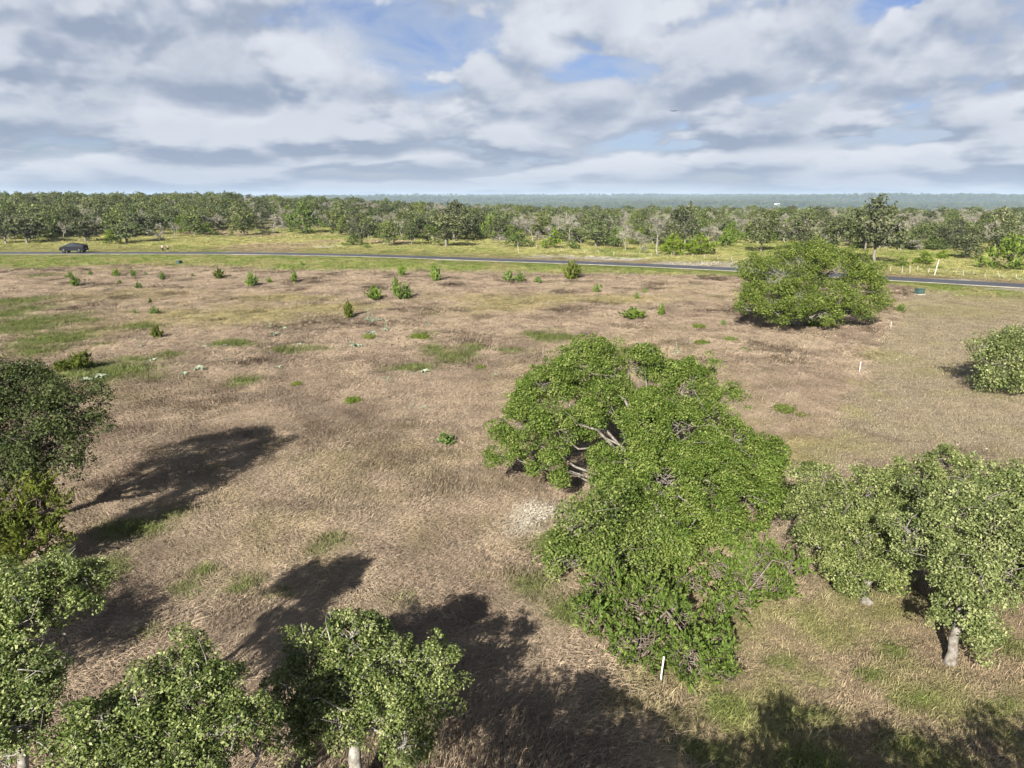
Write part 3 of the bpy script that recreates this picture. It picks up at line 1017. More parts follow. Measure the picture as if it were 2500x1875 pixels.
# --- the row of oaks along the bottom left
oak('live_oak', gz(-9.1, 10.6), [lob(130, 1410, 11.36, 0.50, 0.48, 0.40), lob(195, 1425, 11.44, 0.40, 0.40, 0.32), lob(60, 1460, 10.88, 0.56, 0.56, 0.44),
    lob(150, 1480, 10.96, 0.48, 0.48, 0.36), lob(10, 1490, 10.64, 0.60, 0.56, 0.48), lob(60, 1530, 10.40, 0.48, 0.48, 0.36), lob(-60, 1450, 10.88, 0.64, 0.64, 0.48)],
    'small leafy oak low on the left edge, below the yellowish cedar', 'leaf_mid', 'bark_grey', 22, size=0.054, pr=0.145, per=38, dens=1.0,
    trunk_r=0.10, fork=1.5, over=0.3, twig=0.22)
oak('live_oak', gz(-8.6, 9.2), [lob(60, 1640, 9.86, 0.48, 0.44, 0.40), lob(10, 1690, 9.59, 0.53, 0.53, 0.44), lob(90, 1700, 9.59, 0.40, 0.44, 0.35),
    lob(-60, 1640, 9.86, 0.62, 0.62, 0.48), lob(40, 1780, 9.06, 0.44, 0.44, 0.35)],
    'pale leaved oak in the bottom left corner', 'leaf_mid', 'bark_grey', 23, size=0.054, pr=0.145, per=38, dens=1.0,
    trunk_r=0.10, fork=1.5, over=0.3, twig=0.22)
oak('live_oak', gz(-5.1, 8.9), [lob(440, 1630, 9.98, 0.53, 0.52, 0.43), lob(550, 1660, 9.89, 0.43, 0.43, 0.36), lob(350, 1700, 9.46, 0.53, 0.52, 0.43),
    lob(460, 1730, 9.37, 0.58, 0.56, 0.43), lob(250, 1760, 9.12, 0.52, 0.52, 0.43), lob(370, 1810, 8.86, 0.56, 0.52, 0.43), lob(520, 1800, 8.94, 0.52, 0.52, 0.43),
    lob(180, 1850, 8.60, 0.47, 0.47, 0.39), lob(300, 1890, 8.34, 0.52, 0.47, 0.39), lob(460, 1900, 8.34, 0.52, 0.47, 0.39), lob(620, 1750, 9.37, 0.39, 0.39, 0.34)],
    'wide leafy oak at the bottom left, left of the oak with a showing trunk', 'leaf_mid', 'bark_grey', 24, size=0.054, pr=0.145, per=38, dens=1.0,
    trunk_r=0.12, fork=1.3, over=0.3, twig=0.22)
oak('live_oak', gz(-3.0, 10.9), [lob(860, 1560, 12.2, 0.75, 0.7, 0.55), lob(770, 1600, 12.0, 0.65, 0.6, 0.5), lob(960, 1620, 11.9, 0.6, 0.6, 0.5),
    lob(730, 1690, 11.4, 0.62, 0.6, 0.5), lob(850, 1690, 11.4, 0.75, 0.7, 0.55), lob(980, 1710, 11.3, 0.6, 0.6, 0.5), lob(1065, 1590, 12.0, 0.33, 0.35, 0.45),
    lob(1060, 1700, 11.4, 0.38, 0.4, 0.4), lob(700, 1790, 10.8, 0.55, 0.5, 0.45), lob(990, 1810, 10.8, 0.5, 0.5, 0.42), lob(830, 1770, 10.9, 0.5, 0.5, 0.35)],
    'round leafy oak at bottom centre with its pale trunk showing', 'leaf_mid', 'bark_grey', 25, size=0.058, pr=0.16, per=42, dens=1.0,
    trunk_r=0.13, fork=1.4, over=0.3, twig=0.22)
# --- oaks just below the frame whose shadows fall into it
for (x, y, h, r, sd) in ((-1.6, 5.3, 5.3, 1.85, 31), (0.1, 3.6, 5.4, 1.6, 35), (3.3, 5.4, 4.7, 1.4, 32), (5.4, 5.0, 4.6, 1.4, 33), (7.9, 5.4, 4.5, 1.6, 34), (-13.3, 11.2, 4.4, 1.7, 36)):
    g_ = np.random.default_rng(sd)
    lbs = []
    for k in range(7):
        a = k * 2 * math.pi / 6 + g_.random() * 0.7
        rr = r * 0.62 if k < 6 else 0
        lbs.append((np.array([x + math.cos(a) * rr, y + math.sin(a) * rr, h - 1.0 - (0.45 if k < 6 else 0) + g_.normal() * 0.2]), (r * 0.48, r * 0.48, 0.6)))
    oak('live_oak', gz(x, y), lbs, {31: 'oak whose dark shadow falls at bottom centre beside the trunk', 32: 'oak whose shadow falls at lower right below the cedar',
        33: 'smaller oak whose shadow falls at lower right under the pale trunk', 34: 'oak whose shadow falls in the bottom right corner', 35: 'oak whose shadow darkens the bottom edge right of centre',
        36: 'oak past the left edge whose shadow falls below the yellowish cedar'}[sd],
        'leaf_mid', 'bark_grey', sd, size=0.10, pr=0.27, per=20, dens=0.9, trunk_r=0.13, fork=1.6)

# ---------------------------------------------------------------- scatter (geometry nodes)
def scatter(name, P, rz, sc, idx, tint, sources, label_kind='stuff', rx=None):
    """instances of the source meshes on points that carry rotation, scale, kind and colour"""
    n = len(P)
    me = bpy.data.meshes.new(name)
    me.vertices.add(n)
    me.vertices.foreach_set('co', np.asarray(P, np.float32).ravel())
    for nm, ty, key, arr in (('irot', 'FLOAT_VECTOR', 'vector', np.stack([np.zeros(n) if rx is None else rx, np.zeros(n), rz], 1)),
                             ('iscl', 'FLOAT_VECTOR', 'vector', np.broadcast_to(np.asarray(sc, float).reshape(n, -1), (n, 3))),
                             ('iidx', 'INT', 'value', np.asarray(idx, np.int32))):
        a = me.attributes.new(nm, ty, 'POINT')
        a.data.foreach_set(key, np.ascontiguousarray(arr, np.int32 if ty == 'INT' else np.float32).ravel())
    if tint is not None:
        a = me.attributes.new('itint', 'FLOAT_COLOR', 'POINT')
        a.data.foreach_set('color', np.concatenate([tint, np.ones((n, 1))], 1).astype(np.float32).ravel())
    o = obj(name, me)
    tag(o, kind=label_kind)
    coll = bpy.data.collections.new(name + '_sources')
    for s in sources:
        coll.objects.link(s)
    tr = bpy.data.node_groups.new(name, 'GeometryNodeTree')
    tr.interface.new_socket('Geometry', in_out='INPUT', socket_type='NodeSocketGeometry')
    tr.interface.new_socket('Geometry', in_out='OUTPUT', socket_type='NodeSocketGeometry')
    nd = tr.nodes
    gi, go = nd.new('NodeGroupInput'), nd.new('NodeGroupOutput')
    ci = nd.new('GeometryNodeCollectionInfo')
    ci.inputs['Collection'].default_value = coll
    ci.inputs['Separate Children'].default_value = True
    ci.inputs['Reset Children'].default_value = True
    ip = nd.new('GeometryNodeInstanceOnPoints')
    ip.inputs['Pick Instance'].default_value = True
    m2p = nd.new('GeometryNodeMeshToPoints')

    def attr(nm, ty):
        a = nd.new('GeometryNodeInputNamedAttribute')
        a.data_type = ty
        a.inputs['Name'].default_value = nm
        return a.outputs['Attribute']
    L = tr.links.new
    L(gi.outputs[0], m2p.inputs['Mesh'])
    L(m2p.outputs[0], ip.inputs['Points'])
    L(ci.outputs[0], ip.inputs['Instance'])
    L(attr('iidx', 'INT'), ip.inputs['Instance Index'])
    er = nd.new('FunctionNodeEulerToRotation')
    L(attr('irot', 'FLOAT_VECTOR'), er.inputs[0])
    L(er.outputs[0], ip.inputs['Rotation'])
    L(attr('iscl', 'FLOAT_VECTOR'), ip.inputs['Scale'])
    L(ip.outputs[0], go.inputs[0])
    md = o.modifiers.new('scatter', 'NODES')
    md.node_group = tr
    return o


def blade_mesh(name, g, n, spread, length, rise, width, fan, mat, segs=3, droop=1.0):
    """a clump of arching blades; fan = half angle of their directions round +X"""
    V, F, T = [], [], []
    k = 0
    for i in range(n):
        a = g.uniform(-fan, fan)
        L = length * g.uniform(0.55, 1.15)
        h = rise * g.uniform(0.5, 1.2)
        b = g.normal(size=2) * spread
        d = np.array([math.cos(a), math.sin(a)])
        nn = np.array([-d[1], d[0]])
        w = width * g.uniform(0.6, 1.3)
        cur = g.normal() * 0.25
        tv = g.random()
        for s in range(segs + 1):
            t = s / segs
            p = b + d * L * t + nn * cur * L * t * t
            z = h * (math.sin(min(1.0, t * 1.25) * math.pi * 0.5) if droop == 0 else math.sin(t * math.pi * (0.5 + 0.45 * droop)) + 0.02)
            ww = w * (1 - t) ** 0.7 + 0.001
            V += [[p[0] - nn[0] * ww, p[1] - nn[1] * ww, z - 0.02], [p[0] + nn[0] * ww, p[1] + nn[1] * ww, z - 0.02 + ww * 0.8]]
            T += [tv, tv]
            if s:
                F.append([k - 2, k - 1, k + 1, k])
            k += 2
    return bpy.data.objects.new(name, mesh_np(name, V, F, mat, attrs={'tint': T}))


# kind, centre px, base py, width px, height px, label
FIELD = [
    ('up', 184, 699, 26, 24, 'bushy green shrub at far left, largest of the far left group'),
    ('up', 172, 681, 13, 16, 'thin shrub just behind the largest far left shrub'),
    ('up', 162, 681, 9, 9, 'tiny shrub left of the thin far left shrub'),
    ('up', 222, 675, 11, 14, 'small faint shrub left of the round ball shrub below the verge'),
    ('up', 284, 677, 20, 18, 'round ball-shaped green shrub below the verge near the truck'),
    ('up', 326, 676, 15, 16, 'oval shrub right of the round ball-shaped one'),
    ('up', 355, 672, 8, 8, 'tiny shrub right of the oval one below the verge'),
    ('up', 396, 685, 17, 18, 'rounded shrub with a shadow left of the left utility box'),
    ('up', 292, 695, 11, 11, 'small shrub below the round ball-shaped one'),
    ('up', 339, 707, 19, 17, 'shrub below the oval one, lowest of the far left cluster'),
    ('spk', 260, 708, 14, 12, 'dull grey green weed in the far left grass'),
    ('up', 471, 678, 10, 9, 'tiny weed between the left utility box and the dark cedar seedling'),
    ('ced', 536, 681, 29, 24, 'dark compact cedar seedling below the verge'),
    ('up', 615, 700, 29, 32, 'tall bushy shrub right of the dark cedar seedling'),
    ('up', 658, 693, 12, 15, 'small shrub right of the tall bushy one'),
    ('up', 738, 652, 11, 12, 'small bright bush at the edge of the verge'),
    ('ced', 367, 742, 10, 12, 'tiny dark seedling in the left field'),
    ('up', 378, 769, 26, 18, 'wide loose shrub in the left field'),
    ('up', 329, 768, 12, 12, 'faint weed left of the wide loose shrub'),
    ('ced', 385, 828, 29, 32, 'bright conical seedling casting a shadow in the left field'),
    ('spk', 343, 848, 9, 15, 'thin grey weed below left of the bright conical seedling'),
    ('up', 720, 691, 18, 26, 'upright oval shrub left of mid field below the verge'),
    ('up', 981, 675, 20, 26, 'upright shrub with a shadow just below the verge in mid picture'),
    ('up', 1063, 686, 29, 38, 'tallest two-topped shrub just below the verge'),
    ('up', 967, 722, 20, 42, 'tall narrow shrub behind the broad soft one'),
    ('up', 986, 731, 46, 34, 'broad soft green shrub in mid field'),
    ('up', 914, 733, 37, 31, 'wide shrub left of the broad soft one'),
    ('ced', 852, 776, 27, 36, 'dark pointed seedling casting a shadow in mid field'),
    ('low', 1015, 739, 12, 10, 'small weed right of the broad soft shrub'),
    ('up', 1240, 688, 29, 25, 'left shrub of the touching pair below the verge'),
    ('up', 1269, 689, 29, 22, 'right shrub of the touching pair below the verge'),
    ('up', 1313, 692, 21, 15, 'low bright shrub right of the touching pair'),
    ('ced', 1395, 682, 46, 40, 'dark leaning bush at the edge of the verge'),
    ('up', 1456, 717, 18, 20, 'shrub right of the dark leaning bush, lower in the field'),
    ('up', 1467, 705, 10, 10, 'small weed behind the shrub right of the leaning bush'),
    ('up', 1574, 716, 11, 12, 'little shrub nearest the left side of the dome-shaped oak'),
    ('up', 1554, 730, 12, 15, 'little shrub just left of that nearest the dome-shaped oak'),
    ('up', 1547, 778, 58, 24, 'wide mound-shaped shrub left of the dome-shaped oak'),
    ('up', 1614, 772, 19, 27, 'upright narrow shrub right of the wide mound-shaped one'),
    ('low', 1703, 803, 30, 13, 'yellowish weed patch left below the dome-shaped oak'),
    ('up', 1766, 797, 13, 15, 'small shrub left below the dome-shaped oak'),
    ('low', 1713, 843, 32, 14, 'bright yellow green mat above the big oak'),
    ('low', 1783, 835, 31, 14, 'dark green mat right of the bright yellow one'),
    ('low', 1815, 859, 25, 11, 'green mat below the dark green one'),
    ('low', 1778, 857, 18, 8, 'faint small mat left of the lowest green mat'),
    ('spk', 1650, 865, 15, 24, 'blue green spiked weed above the big oak'),
    ('spk', 1683, 842, 11, 14, 'pale spiked weed left of the bright yellow mat'),
    ('spk', 1509, 846, 12, 18, 'pale spiked weed showing left over the top of the big oak'),
    ('mul', 1564, 846, 20, 14, 'pale woolly weed showing right over the top of the big oak'),
    ('low', 1912, 1008, 48, 24, 'pale grassy clump right of the big oak'),
    ('low', 1962, 1021, 34, 13, 'flatter grassy clump right of the pale one'),
    ('low', 1753, 911, 15, 8, 'tiny clump between the big oak and the white stake'),
    ('low', 1862, 907, 14, 6, 'tiny dark clump left of the white stake on the lot line'),
    ('low', 1870, 788, 22, 13, 'leftmost bright plant at the foot of the dome-shaped oak'),
    ('low', 1907, 792, 16, 11, 'second bright plant at the foot of the dome-shaped oak'),
    ('low', 1937, 797, 20, 16, 'dark green plant at the foot of the dome-shaped oak'),
    ('low', 1980, 798, 30, 20, 'third bright plant at the foot of the dome-shaped oak'),
    ('low', 2012, 801, 36, 20, 'largest bright plant at the foot of the dome-shaped oak'),
    ('low', 2076, 793, 18, 14, 'rightmost bright plant at the foot of the dome-shaped oak'),
    ('up', 2198, 763, 26, 19, 'bright shrub below the right utility box'),
    ('low', 2176, 740, 24, 13, 'yellowish clump between dome-shaped oak and right utility box'),
    ('mul', 244, 925, 30, 18, 'largest pale woolly rosette below the left cedar bushes'),
    ('mul', 209, 930, 24, 9, 'flat pale weed left of the largest woolly rosette'),
    ('mul', 373, 885, 23, 13, 'pale woolly rosette right of the left cedar bushes'),
    ('mul', 486, 905, 28, 14, 'bright white green rosette in the left field'),
    ('mul', 449, 917, 22, 14, 'darker rosette left of the bright white green one'),
    ('mul', 552, 880, 17, 8, 'small flat rosette above right of the bright white green one'),
    ('mul', 676, 902, 21, 13, 'lone pale rosette left of centre field'),
    ('mul', 647, 809, 16, 10, 'small rosette left of a loose group in mid field'),
    ('mul', 693, 806, 18, 11, 'rosette at the right of the loose group in mid field'),
    ('mul', 669, 819, 21, 10, 'lowest rosette of the loose group in mid field'),
    ('mul', 547, 845, 14, 8, 'tiny rosette in the left of mid field'),
    ('mul', 498, 848, 16, 6, 'flat pale weed left of the tiny rosette'),
    ('spk', 660, 800, 9, 14, 'thin spiked weed over the loose group in mid field'),
    ('mul', 9, 850, 12, 9, 'pale weed at the left edge above the brush pile'),
    ('spk', 898, 783, 16, 22, 'left spike of the tall pale weed group right of the pointed seedling'),
    ('spk', 908, 788, 15, 22, 'middle spike of the tall pale weed group right of the pointed seedling'),
    ('mul', 922, 784, 18, 12, 'rosette at the right of the tall pale weed group'),
    ('spk', 942, 811, 20, 25, 'tall shaggy pale weed in mid field'),
    ('mul', 907, 818, 24, 13, 'pale rosette behind the bright low mat in mid field'),
    ('low', 900, 829, 32, 15, 'bright low green mat in mid field'),
    ('mul', 868, 850, 32, 14, 'wide pale rosette in mid field'),
    ('mul', 841, 846, 14, 8, 'small rosette just left of the wide pale one'),
    ('mul', 820, 849, 15, 6, 'flat rosette farthest left of the wide pale one'),
    ('mul', 730, 845, 17, 9, 'rosette standing alone left of the wide pale one'),
    ('spk', 1044, 796, 14, 20, 'single spiked weed in mid field'),
    ('mul', 1004, 806, 18, 6, 'dry yellowish rosette below the single spiked weed'),
    ('low', 1026, 829, 52, 13, 'long low green mat in mid field'),
    ('mul', 1034, 913, 27, 20, 'large shaggy rosette left of the big oak'),
    ('mul', 1004, 916, 19, 12, 'smaller rosette left of the large shaggy one'),
    ('mul', 943, 929, 22, 11, 'dark lying rosette in mid field'),
    ('low', 863, 986, 39, 19, 'bright oval green cushion in mid field'),
    ('low', 724, 942, 26, 16, 'greenish cushion left of the bright oval one'),
    ('low', 1173, 901, 22, 13, 'faint green cushion left of the big oak'),
    ('mul', 1208, 919, 17, 11, 'white green rosette at the left of the big oak'),
    ('spk', 1006, 998, 17, 16, 'spiky pale weed left of the big oak, lower in the field'),
    ('mul', 1034, 999, 22, 9, 'flat rosette beside the lower spiky pale weed'),
    ('up', 1089, 1086, 44, 28, 'grassy upright clump between mid field and big oak'),
    ('low', 1018, 1084, 20, 13, 'small green clump left of the grassy upright one'),
    ('low', 681, 1082, 26, 14, 'bright green tuft right of the long oak shadow'),
    ('mul', 165, 598, 0, 0, ''),
]


PLANTS = []
for _kind, _px, _py, _w, _h, _l in FIELD:
    if _w:
        _q = ground_at(_px, _py)
        PLANTS.append((_q[0], _q[1], _w * mpp(_q) / 2))


def build_grass():
    g = np.random.default_rng(77)
    FINE = [blade_mesh('dry_fine', g, 56, 0.19, 0.36, 0.13, 0.0048, 1.1, M['grass']) for _ in range(4)]
    DRY = [blade_mesh('dry_tuft', g, 30, 0.17, 0.46, 0.15, 0.0085, 1.0, M['grass']) for _ in range(3)]
    MOWN = [blade_mesh('mown_tuft', g, 40, 0.18, 0.11, 0.06, 0.005, 3.14, M['grass'], 2) for _ in range(2)]
    UP = [blade_mesh('green_tuft', g, 46, 0.13, 0.22, 0.19, 0.006, 3.14, M['grass'], 3, 0.5) for _ in range(3)]
    src = FINE + DRY + MOWN + UP
    # collection children are sorted by name: give the index order explicitly
    order = {id(o): i for i, o in enumerate(sorted(src, key=lambda o: o.name))}
    FI, DI, MI, UI = [[order[id(o)] for o in L] for L in (FINE, DRY, MOWN, UP)]
    pts = []
    for y0, y1, den in ((10.5, 22, 34), (22, 38, 18), (38, 62, 8), (62, 100, 7.0), (100, 165, 3.4), (165, 235, 1.0)):
        hw = y1 * 0.82 + 4
        n = int((y1 - y0) * 2 * hw * den)
        x = g.uniform(-hw, hw, n)
        y = g.uniform(y0, y1, n)
        k = np.abs(x) < y * 0.80 + 4
        pts.append(np.stack([x[k], y[k], np.full(k.sum(), den)], 1))
    P = np.concatenate(pts)
    x, y = P[:, 0], P[:, 1]
    c, cl = cover(x, y)
    cleared = np.zeros(len(x), bool)
    for q in PLANTS:
        cleared |= (x - q[0]) ** 2 + (y - q[1] + 0.25 * q[2]) ** 2 < (q[2] * 0.8 + 0.12) ** 2
    keep = ~cleared & (np.abs(cl['d']) > 3.0) & (cl['cal'] < g.random(len(x)) * 1.2)
    x, y, c = x[keep], y[keep], c[keep]
    cl = {k: v[keep] for k, v in cl.items()}
    den = P[keep, 2]
    n = len(x)
    low = np.clip((np.abs(cl['d']) - 3.0) / 13.0, 0.12, 1.0)
    up = (np.maximum(cl['green'], np.maximum(cl['verge'] * 0.8, cl['far'] * 0.5)) > g.random(n)) | (g.random(n) < cl['near'] * 0.22)
    mown = ((cl['mown'] > 0.5) | (cl['near'] > g.random(n) * 0.9)) & ~up
    idx = np.where(mown, g.choice(MI, n), np.where(up, g.choice(UI, n), np.where(y < 46, g.choice(FI, n), g.choice(DI, n))))
    wind = 0.5 + (fbm(x, y, 4.5, 3, 51) - 0.5) * 7.0
    rz = np.where(mown | up, g.uniform(0, 6.28, n), wind + g.normal(size=n) * 0.5)
    big = (26.0 / den) ** 0.22
    lump = fbm(x, y, 1.5, 3, 52) * 1.25 - 0.12
    s = (0.65 + 0.7 * g.random(n)) * big
    sz = s / big ** 0.3 * np.where(mown, 1.0, 0.45 + 1.3 * lump) * low * np.where(up, 1 - 0.5 * cl['near'], 1.0)
    sc = np.stack([s, s, sz], 1)
    # bigger clumps stand in for several, keep them from growing tall far away
    v = 0.70 + 0.56 * g.random(n)
    c = ALB * c * v[:, None] * (0.84 + 0.22 * np.maximum(cl['verge'], cl['far']))[:, None]
    scatter('field_grass', np.stack([x, y, H(x, y)], 1), rz, sc, idx, c, src)


build_grass()

# ---------------------------------------------------------------- woodland beyond the road
def far_lobes(g, n, R_, Ht, base_z, squash=0.8):
    L = []
    for k in range(n):
        a = k * 2.4 + g.random()
        f = (k + 0.3) / n
        rr = R_ * 0.66 * math.sqrt(f)
        hi = Ht * 0.80 - Ht * 0.36 * f ** 1.6
        z = hi if k % 3 else hi * g.uniform(0.42, 0.7)
        r = R_ * g.uniform(0.34, 0.50)
        L.append((np.array([math.cos(a) * rr, math.sin(a) * rr, z + g.normal() * 0.03 * Ht]), np.array([r, r, Ht * g.uniform(0.15, 0.21)])))
    return L


def proto_oak(seed, Rr=4.0, Ht=8.0, leaf='far_oak', bark='bark', dens=0.58, per=9):
    g = np.random.default_rng(seed)
    L = far_lobes(g, 12, Rr, Ht, Ht * 0.12)
    P, N, rad, li = crown_puffs(L, 0.62, g, dens, -0.6, 0.4, lump=4)
    V, F, t = oak_leaves(P, N, rad, 0.40, per, g, aspect=0.7)
    tb = Tubes(4)
    limbs(tb, (0, 0, 0), Ht * 0.26, L, P, li, g, 0.22, 0.16, twig_r=0.03, over=0.1)
    return tb.mesh('trunk', M[bark]), mesh_np('crown', V, F, M[leaf], attrs={'tint': t})


def proto_cedar(seed, Rr=2.6, Ht=5.5):
    g = np.random.default_rng(seed)
    L = []
    for k in range(7):
        f = k / 6.0
        a = k * 2.4
        rr = Rr * 0.42 * (1 - f)
        r = Rr * (0.62 - 0.34 * f)
        L.append((np.array([math.cos(a) * rr, math.sin(a) * rr, Ht * (0.22 + 0.60 * f)]), np.array([r, r, Ht * 0.20])))
    P, N, rad, li = crown_puffs(L, 0.48, g, 0.5, -0.7, 0.1, lump=4)
    V, F, t = spray_leaves(P, N, rad, 0.42, 9, g)
    tb = Tubes(4)
    limbs(tb, (0, 0, 0), Ht * 0.2, L, P, li, g, 0.14, 0.1, twig_r=0.03)
    return tb.mesh('trunk', M['bark_cedar']), mesh_np('crown', V, F, M['far_cedar'], attrs={'tint': t})


def proto_dead(seed, Ht=7.5, spread=0.55, bushy=1.0):
    """bare grey tree: forking limbs, then a haze of twigs"""
    g = np.random.default_rng(seed)
    tb = Tubes(4)
    tips = []

    def grow(p, d, L, r, lev):
        e = p + d * L
        pts = bend(p, e, 4, 0.10, 0.0, g)
        tb.add(pts, np.linspace(r, r * 0.62, 4), 4 if lev < 2 else 3)
        if lev >= 3:
            tips.append((pts[2], pts[3], d))
            return
        k = 3 if lev else int(g.integers(2, 4))
        for _ in range(k):
            nd = d + g.normal(size=3) * spread + np.array([0, 0, 0.12])
            nd /= np.linalg.norm(nd)
            s = pts[3] if g.random() < 0.6 else pts[2]
            grow(s, nd, L * g.uniform(0.6, 0.85), r * 0.6, lev + 1)
    grow(np.array([0, 0, -0.2]), unit(np.array([g.normal() * 0.15, g.normal() * 0.15, 1.0])), Ht * 0.30, 0.17, 0)
    Pm = np.array([t_[0] for t_ in tips] + [t_[1] for t_ in tips])
    D = np.array([t_[2] for t_ in tips] * 2)
    n = int(11 * bushy)
    idx = np.repeat(np.arange(len(Pm)), n)
    d = unit(D[idx] + g.normal(size=(len(idx), 3)) * 0.9)
    q = Pm[idx] + d * g.uniform(0.1, 0.75, (len(idx), 1))
    V, F = leaves(q, unit(g.normal(size=d.shape)), d, 0.85, g, aspect=0.085, fold=0.02)
    t = np.repeat(np.clip(g.normal(0.5, 0.22, len(idx)), 0, 1), 4)
    return tb.mesh('trunk', M['bark_grey']), mesh_np('twigs', V, F, M['far_grey'], attrs={'tint': t})


PROTO = {'oak': [proto_oak(s) for s in (101, 102, 103, 104)],
         'cedar': [proto_cedar(s) for s in (111, 112, 113)],
         'dead': [proto_dead(121, bushy=1.6), proto_dead(122, bushy=2.4), proto_dead(123, spread=0.4, bushy=1.0), proto_dead(124, spread=0.7, bushy=2.0)],
         'broad_cedar': [proto_cedar(114, 4.2, 5.5), proto_cedar(115, 4.4, 5.5)]}
NOMINAL = {'broad_cedar': (3.7, 5.5), 'oak': (4.0, 8.0), 'cedar': (2.3, 5.5), 'dead': (3.2, 7.5)}
NAMES = {'broad_cedar': 'cedar_tree', 'oak': 'oak_tree', 'cedar': 'cedar_tree', 'dead': 'bare_tree'}


def far_tree(kind, p, rad, ht, label, group, g, variant=None):
    if kind == 'cedar' and rad > 2.9:
        kind = 'broad_cedar'
    tr, cr = PROTO[kind][int(g.integers(len(PROTO[kind]))) if variant is None else variant]
    r0, h0 = NOMINAL[kind]
    root = empty(NAMES[kind], p, label, 'tree', group, rz=g.uniform(0, 6.28), scale=(rad / r0, rad / r0, ht / h0))
    obj('trunk', tr, root)
    o = obj('crown' if kind != 'dead' else 'twigs', cr, root)
    if kind == 'dead':
        o['kind'] = 'stuff'
    return root


# trees one can pick out along the far side of the road: kind, base px, base py, top py, width px, label
FRONT = [
    ('oak', 15, 596, 520, 90, 'oak cut by the left edge at the wood, left of the black truck'),
    ('oak', 67, 595, 524, 95, 'oak with forked leaning trunks behind the front of the black truck'),
    ('cedar', 124, 587, 562, 34, 'small dark cedar between the two oaks above the black truck'),
    ('dead', 156, 584, 536, 42, 'bare grey tree leaning over the grass above the black truck'),
    ('oak', 210, 591, 533, 78, 'flat-topped oak on one dark trunk just right of the black truck'),
    ('cedar', 272, 598, 563, 38, 'bright green cedar at the wood edge between truck and walkers'),
    ('oak', 312, 594, 542, 95, 'dark oak behind the bright cedar left of the walkers'),
    ('dead', 396, 587, 534, 46, 'slender bare grey tree just left of the two walkers'),
    ('dead', 428, 579, 538, 40, 'leaning bare grey tree right behind the two walkers'),
    ('oak', 475, 576, 522, 66, 'greyish oak right of the leaning bare tree'),
    ('cedar', 503, 576, 546, 48, 'squat dark cedar at the right end of the left wood'),
    ('oak', 596, 576, 517, 76, 'lone round oak on the open grass bank'),
    ('cedar', 567, 578, 560, 14, 'tiny cedar beside the lone round oak'),
    ('dead', 669, 568, 516, 58, 'bare grey tree between the lone oak and the tall cedar'),
    ('cedar', 742, 572, 494, 88, 'tall broad green cedar above the tan grass bank'),
    ('cedar', 834, 576, 538, 42, 'mid sized cedar right of the tall broad cedar'),
    ('cedar', 862, 600, 573, 46, 'low dark cedar in front of the oaks above the road'),
    ('oak', 884, 598, 543, 58, 'upright oak behind the low dark cedar'),
    ('cedar', 897, 607, 592, 20, 'little round cedar bush nearest the road in mid picture'),
    ('oak', 951, 602, 538, 66, 'oak with a grey leaning trunk over tan grass'),
    ('oak', 1005, 600, 545, 46, 'thin small oak left of the tall dark oak'),
    ('cedar', 1045, 595, 550, 36, 'dark cedar against the left side of the tall oak'),
    ('oak', 1089, 604, 524, 104, 'big oak with several pale trunks over tan grass'),
    ('oak', 1110, 590, 493, 90, 'tallest oak in mid picture behind the pale trunks'),
    ('cedar', 1202, 585, 520, 66, 'broad cedar right of the tallest oak'),
    ('dead', 1225, 602, 570, 40, 'low grey leafless bush beside the broad cedar'),
    ('cedar', 1266, 605, 570, 74, 'wide low green thicket right of the grey bush'),
    ('dead', 1300, 590, 515, 60, 'pale bare tree above the wide low thicket'),
    ('cedar', 1350, 608, 563, 48, 'rounded green cedar left of the dark drooping oak'),
    ('cedar', 1397, 610, 585, 36, 'low cedar ball on the grass by the fence'),
    ('dead', 1392, 600, 512, 62, 'many limbed whitish bare tree behind the low cedar ball'),
    ('oak', 1455, 604, 540, 86, 'dark drooping oak above the road bend'),
    ('cedar', 1500, 606, 556, 44, 'cedar right of the dark drooping oak'),
    ('dead', 1527, 614, 545, 40, 'first slim white bare trunk left of the fence cedar'),
    ('dead', 1560, 621, 543, 44, 'short white forked bare tree close to the fence'),
    ('dead', 1606, 625, 515, 62, 'tall white forked bare tree left of the biggest cedar clump'),
    ('cedar', 1645, 626, 572, 76, 'left half of the biggest dark cedar clump by the fence'),
    ('cedar', 1710, 624, 574, 84, 'right half of the biggest dark cedar clump by the fence'),
    ('oak', 1670, 600, 500, 80, 'green oak rising behind the biggest cedar clump'),
    ('dead', 1747, 600, 538, 50, 'grey bare tree right of the biggest cedar clump'),
    ('cedar', 1785, 596, 540, 56, 'cedar behind the gap left of the dome-shaped oak'),
    ('oak', 1858, 616, 520, 84, 'dark oak above the left shoulder of the dome-shaped oak'),
    ('oak', 1950, 612, 525, 96, 'dark oak directly behind the top of the dome-shaped oak'),
    ('oak', 2040, 625, 530, 90, 'dark oak behind the right shoulder of the dome-shaped oak'),
    ('oak', 2133, 645, 484, 132, 'tallest dark oak right of the dome-shaped oak'),
    ('dead', 2225, 585, 516, 60, 'pale leaning bare tree right of the tallest dark oak'),
    ('cedar', 2221, 608, 570, 58, 'bright cedar mound behind the tall white pole'),
    ('cedar', 2290, 612, 582, 68, 'second cedar mound right of the bright one'),
    ('cedar', 2255, 649, 614, 56, 'cedar bush just left of the tall white pole'),
    ('cedar', 2200, 655, 628, 44, 'weedy green bush at the fence below the tallest dark oak'),
    ('cedar', 2300, 632, 612, 36, 'small cedar behind the tall white pole'),
    ('oak', 2357, 632, 573, 96, 'dark low oak right of the tall white pole'),
    ('cedar', 2470, 660, 568, 120, 'large dense cedar at the right edge above the road'),
    ('dead', 2420, 610, 520, 70, 'grey bare tree above the low oak on the right'),
    ('oak', 2440, 600, 510, 70, 'grey green oak far right behind the large dense cedar'),
]


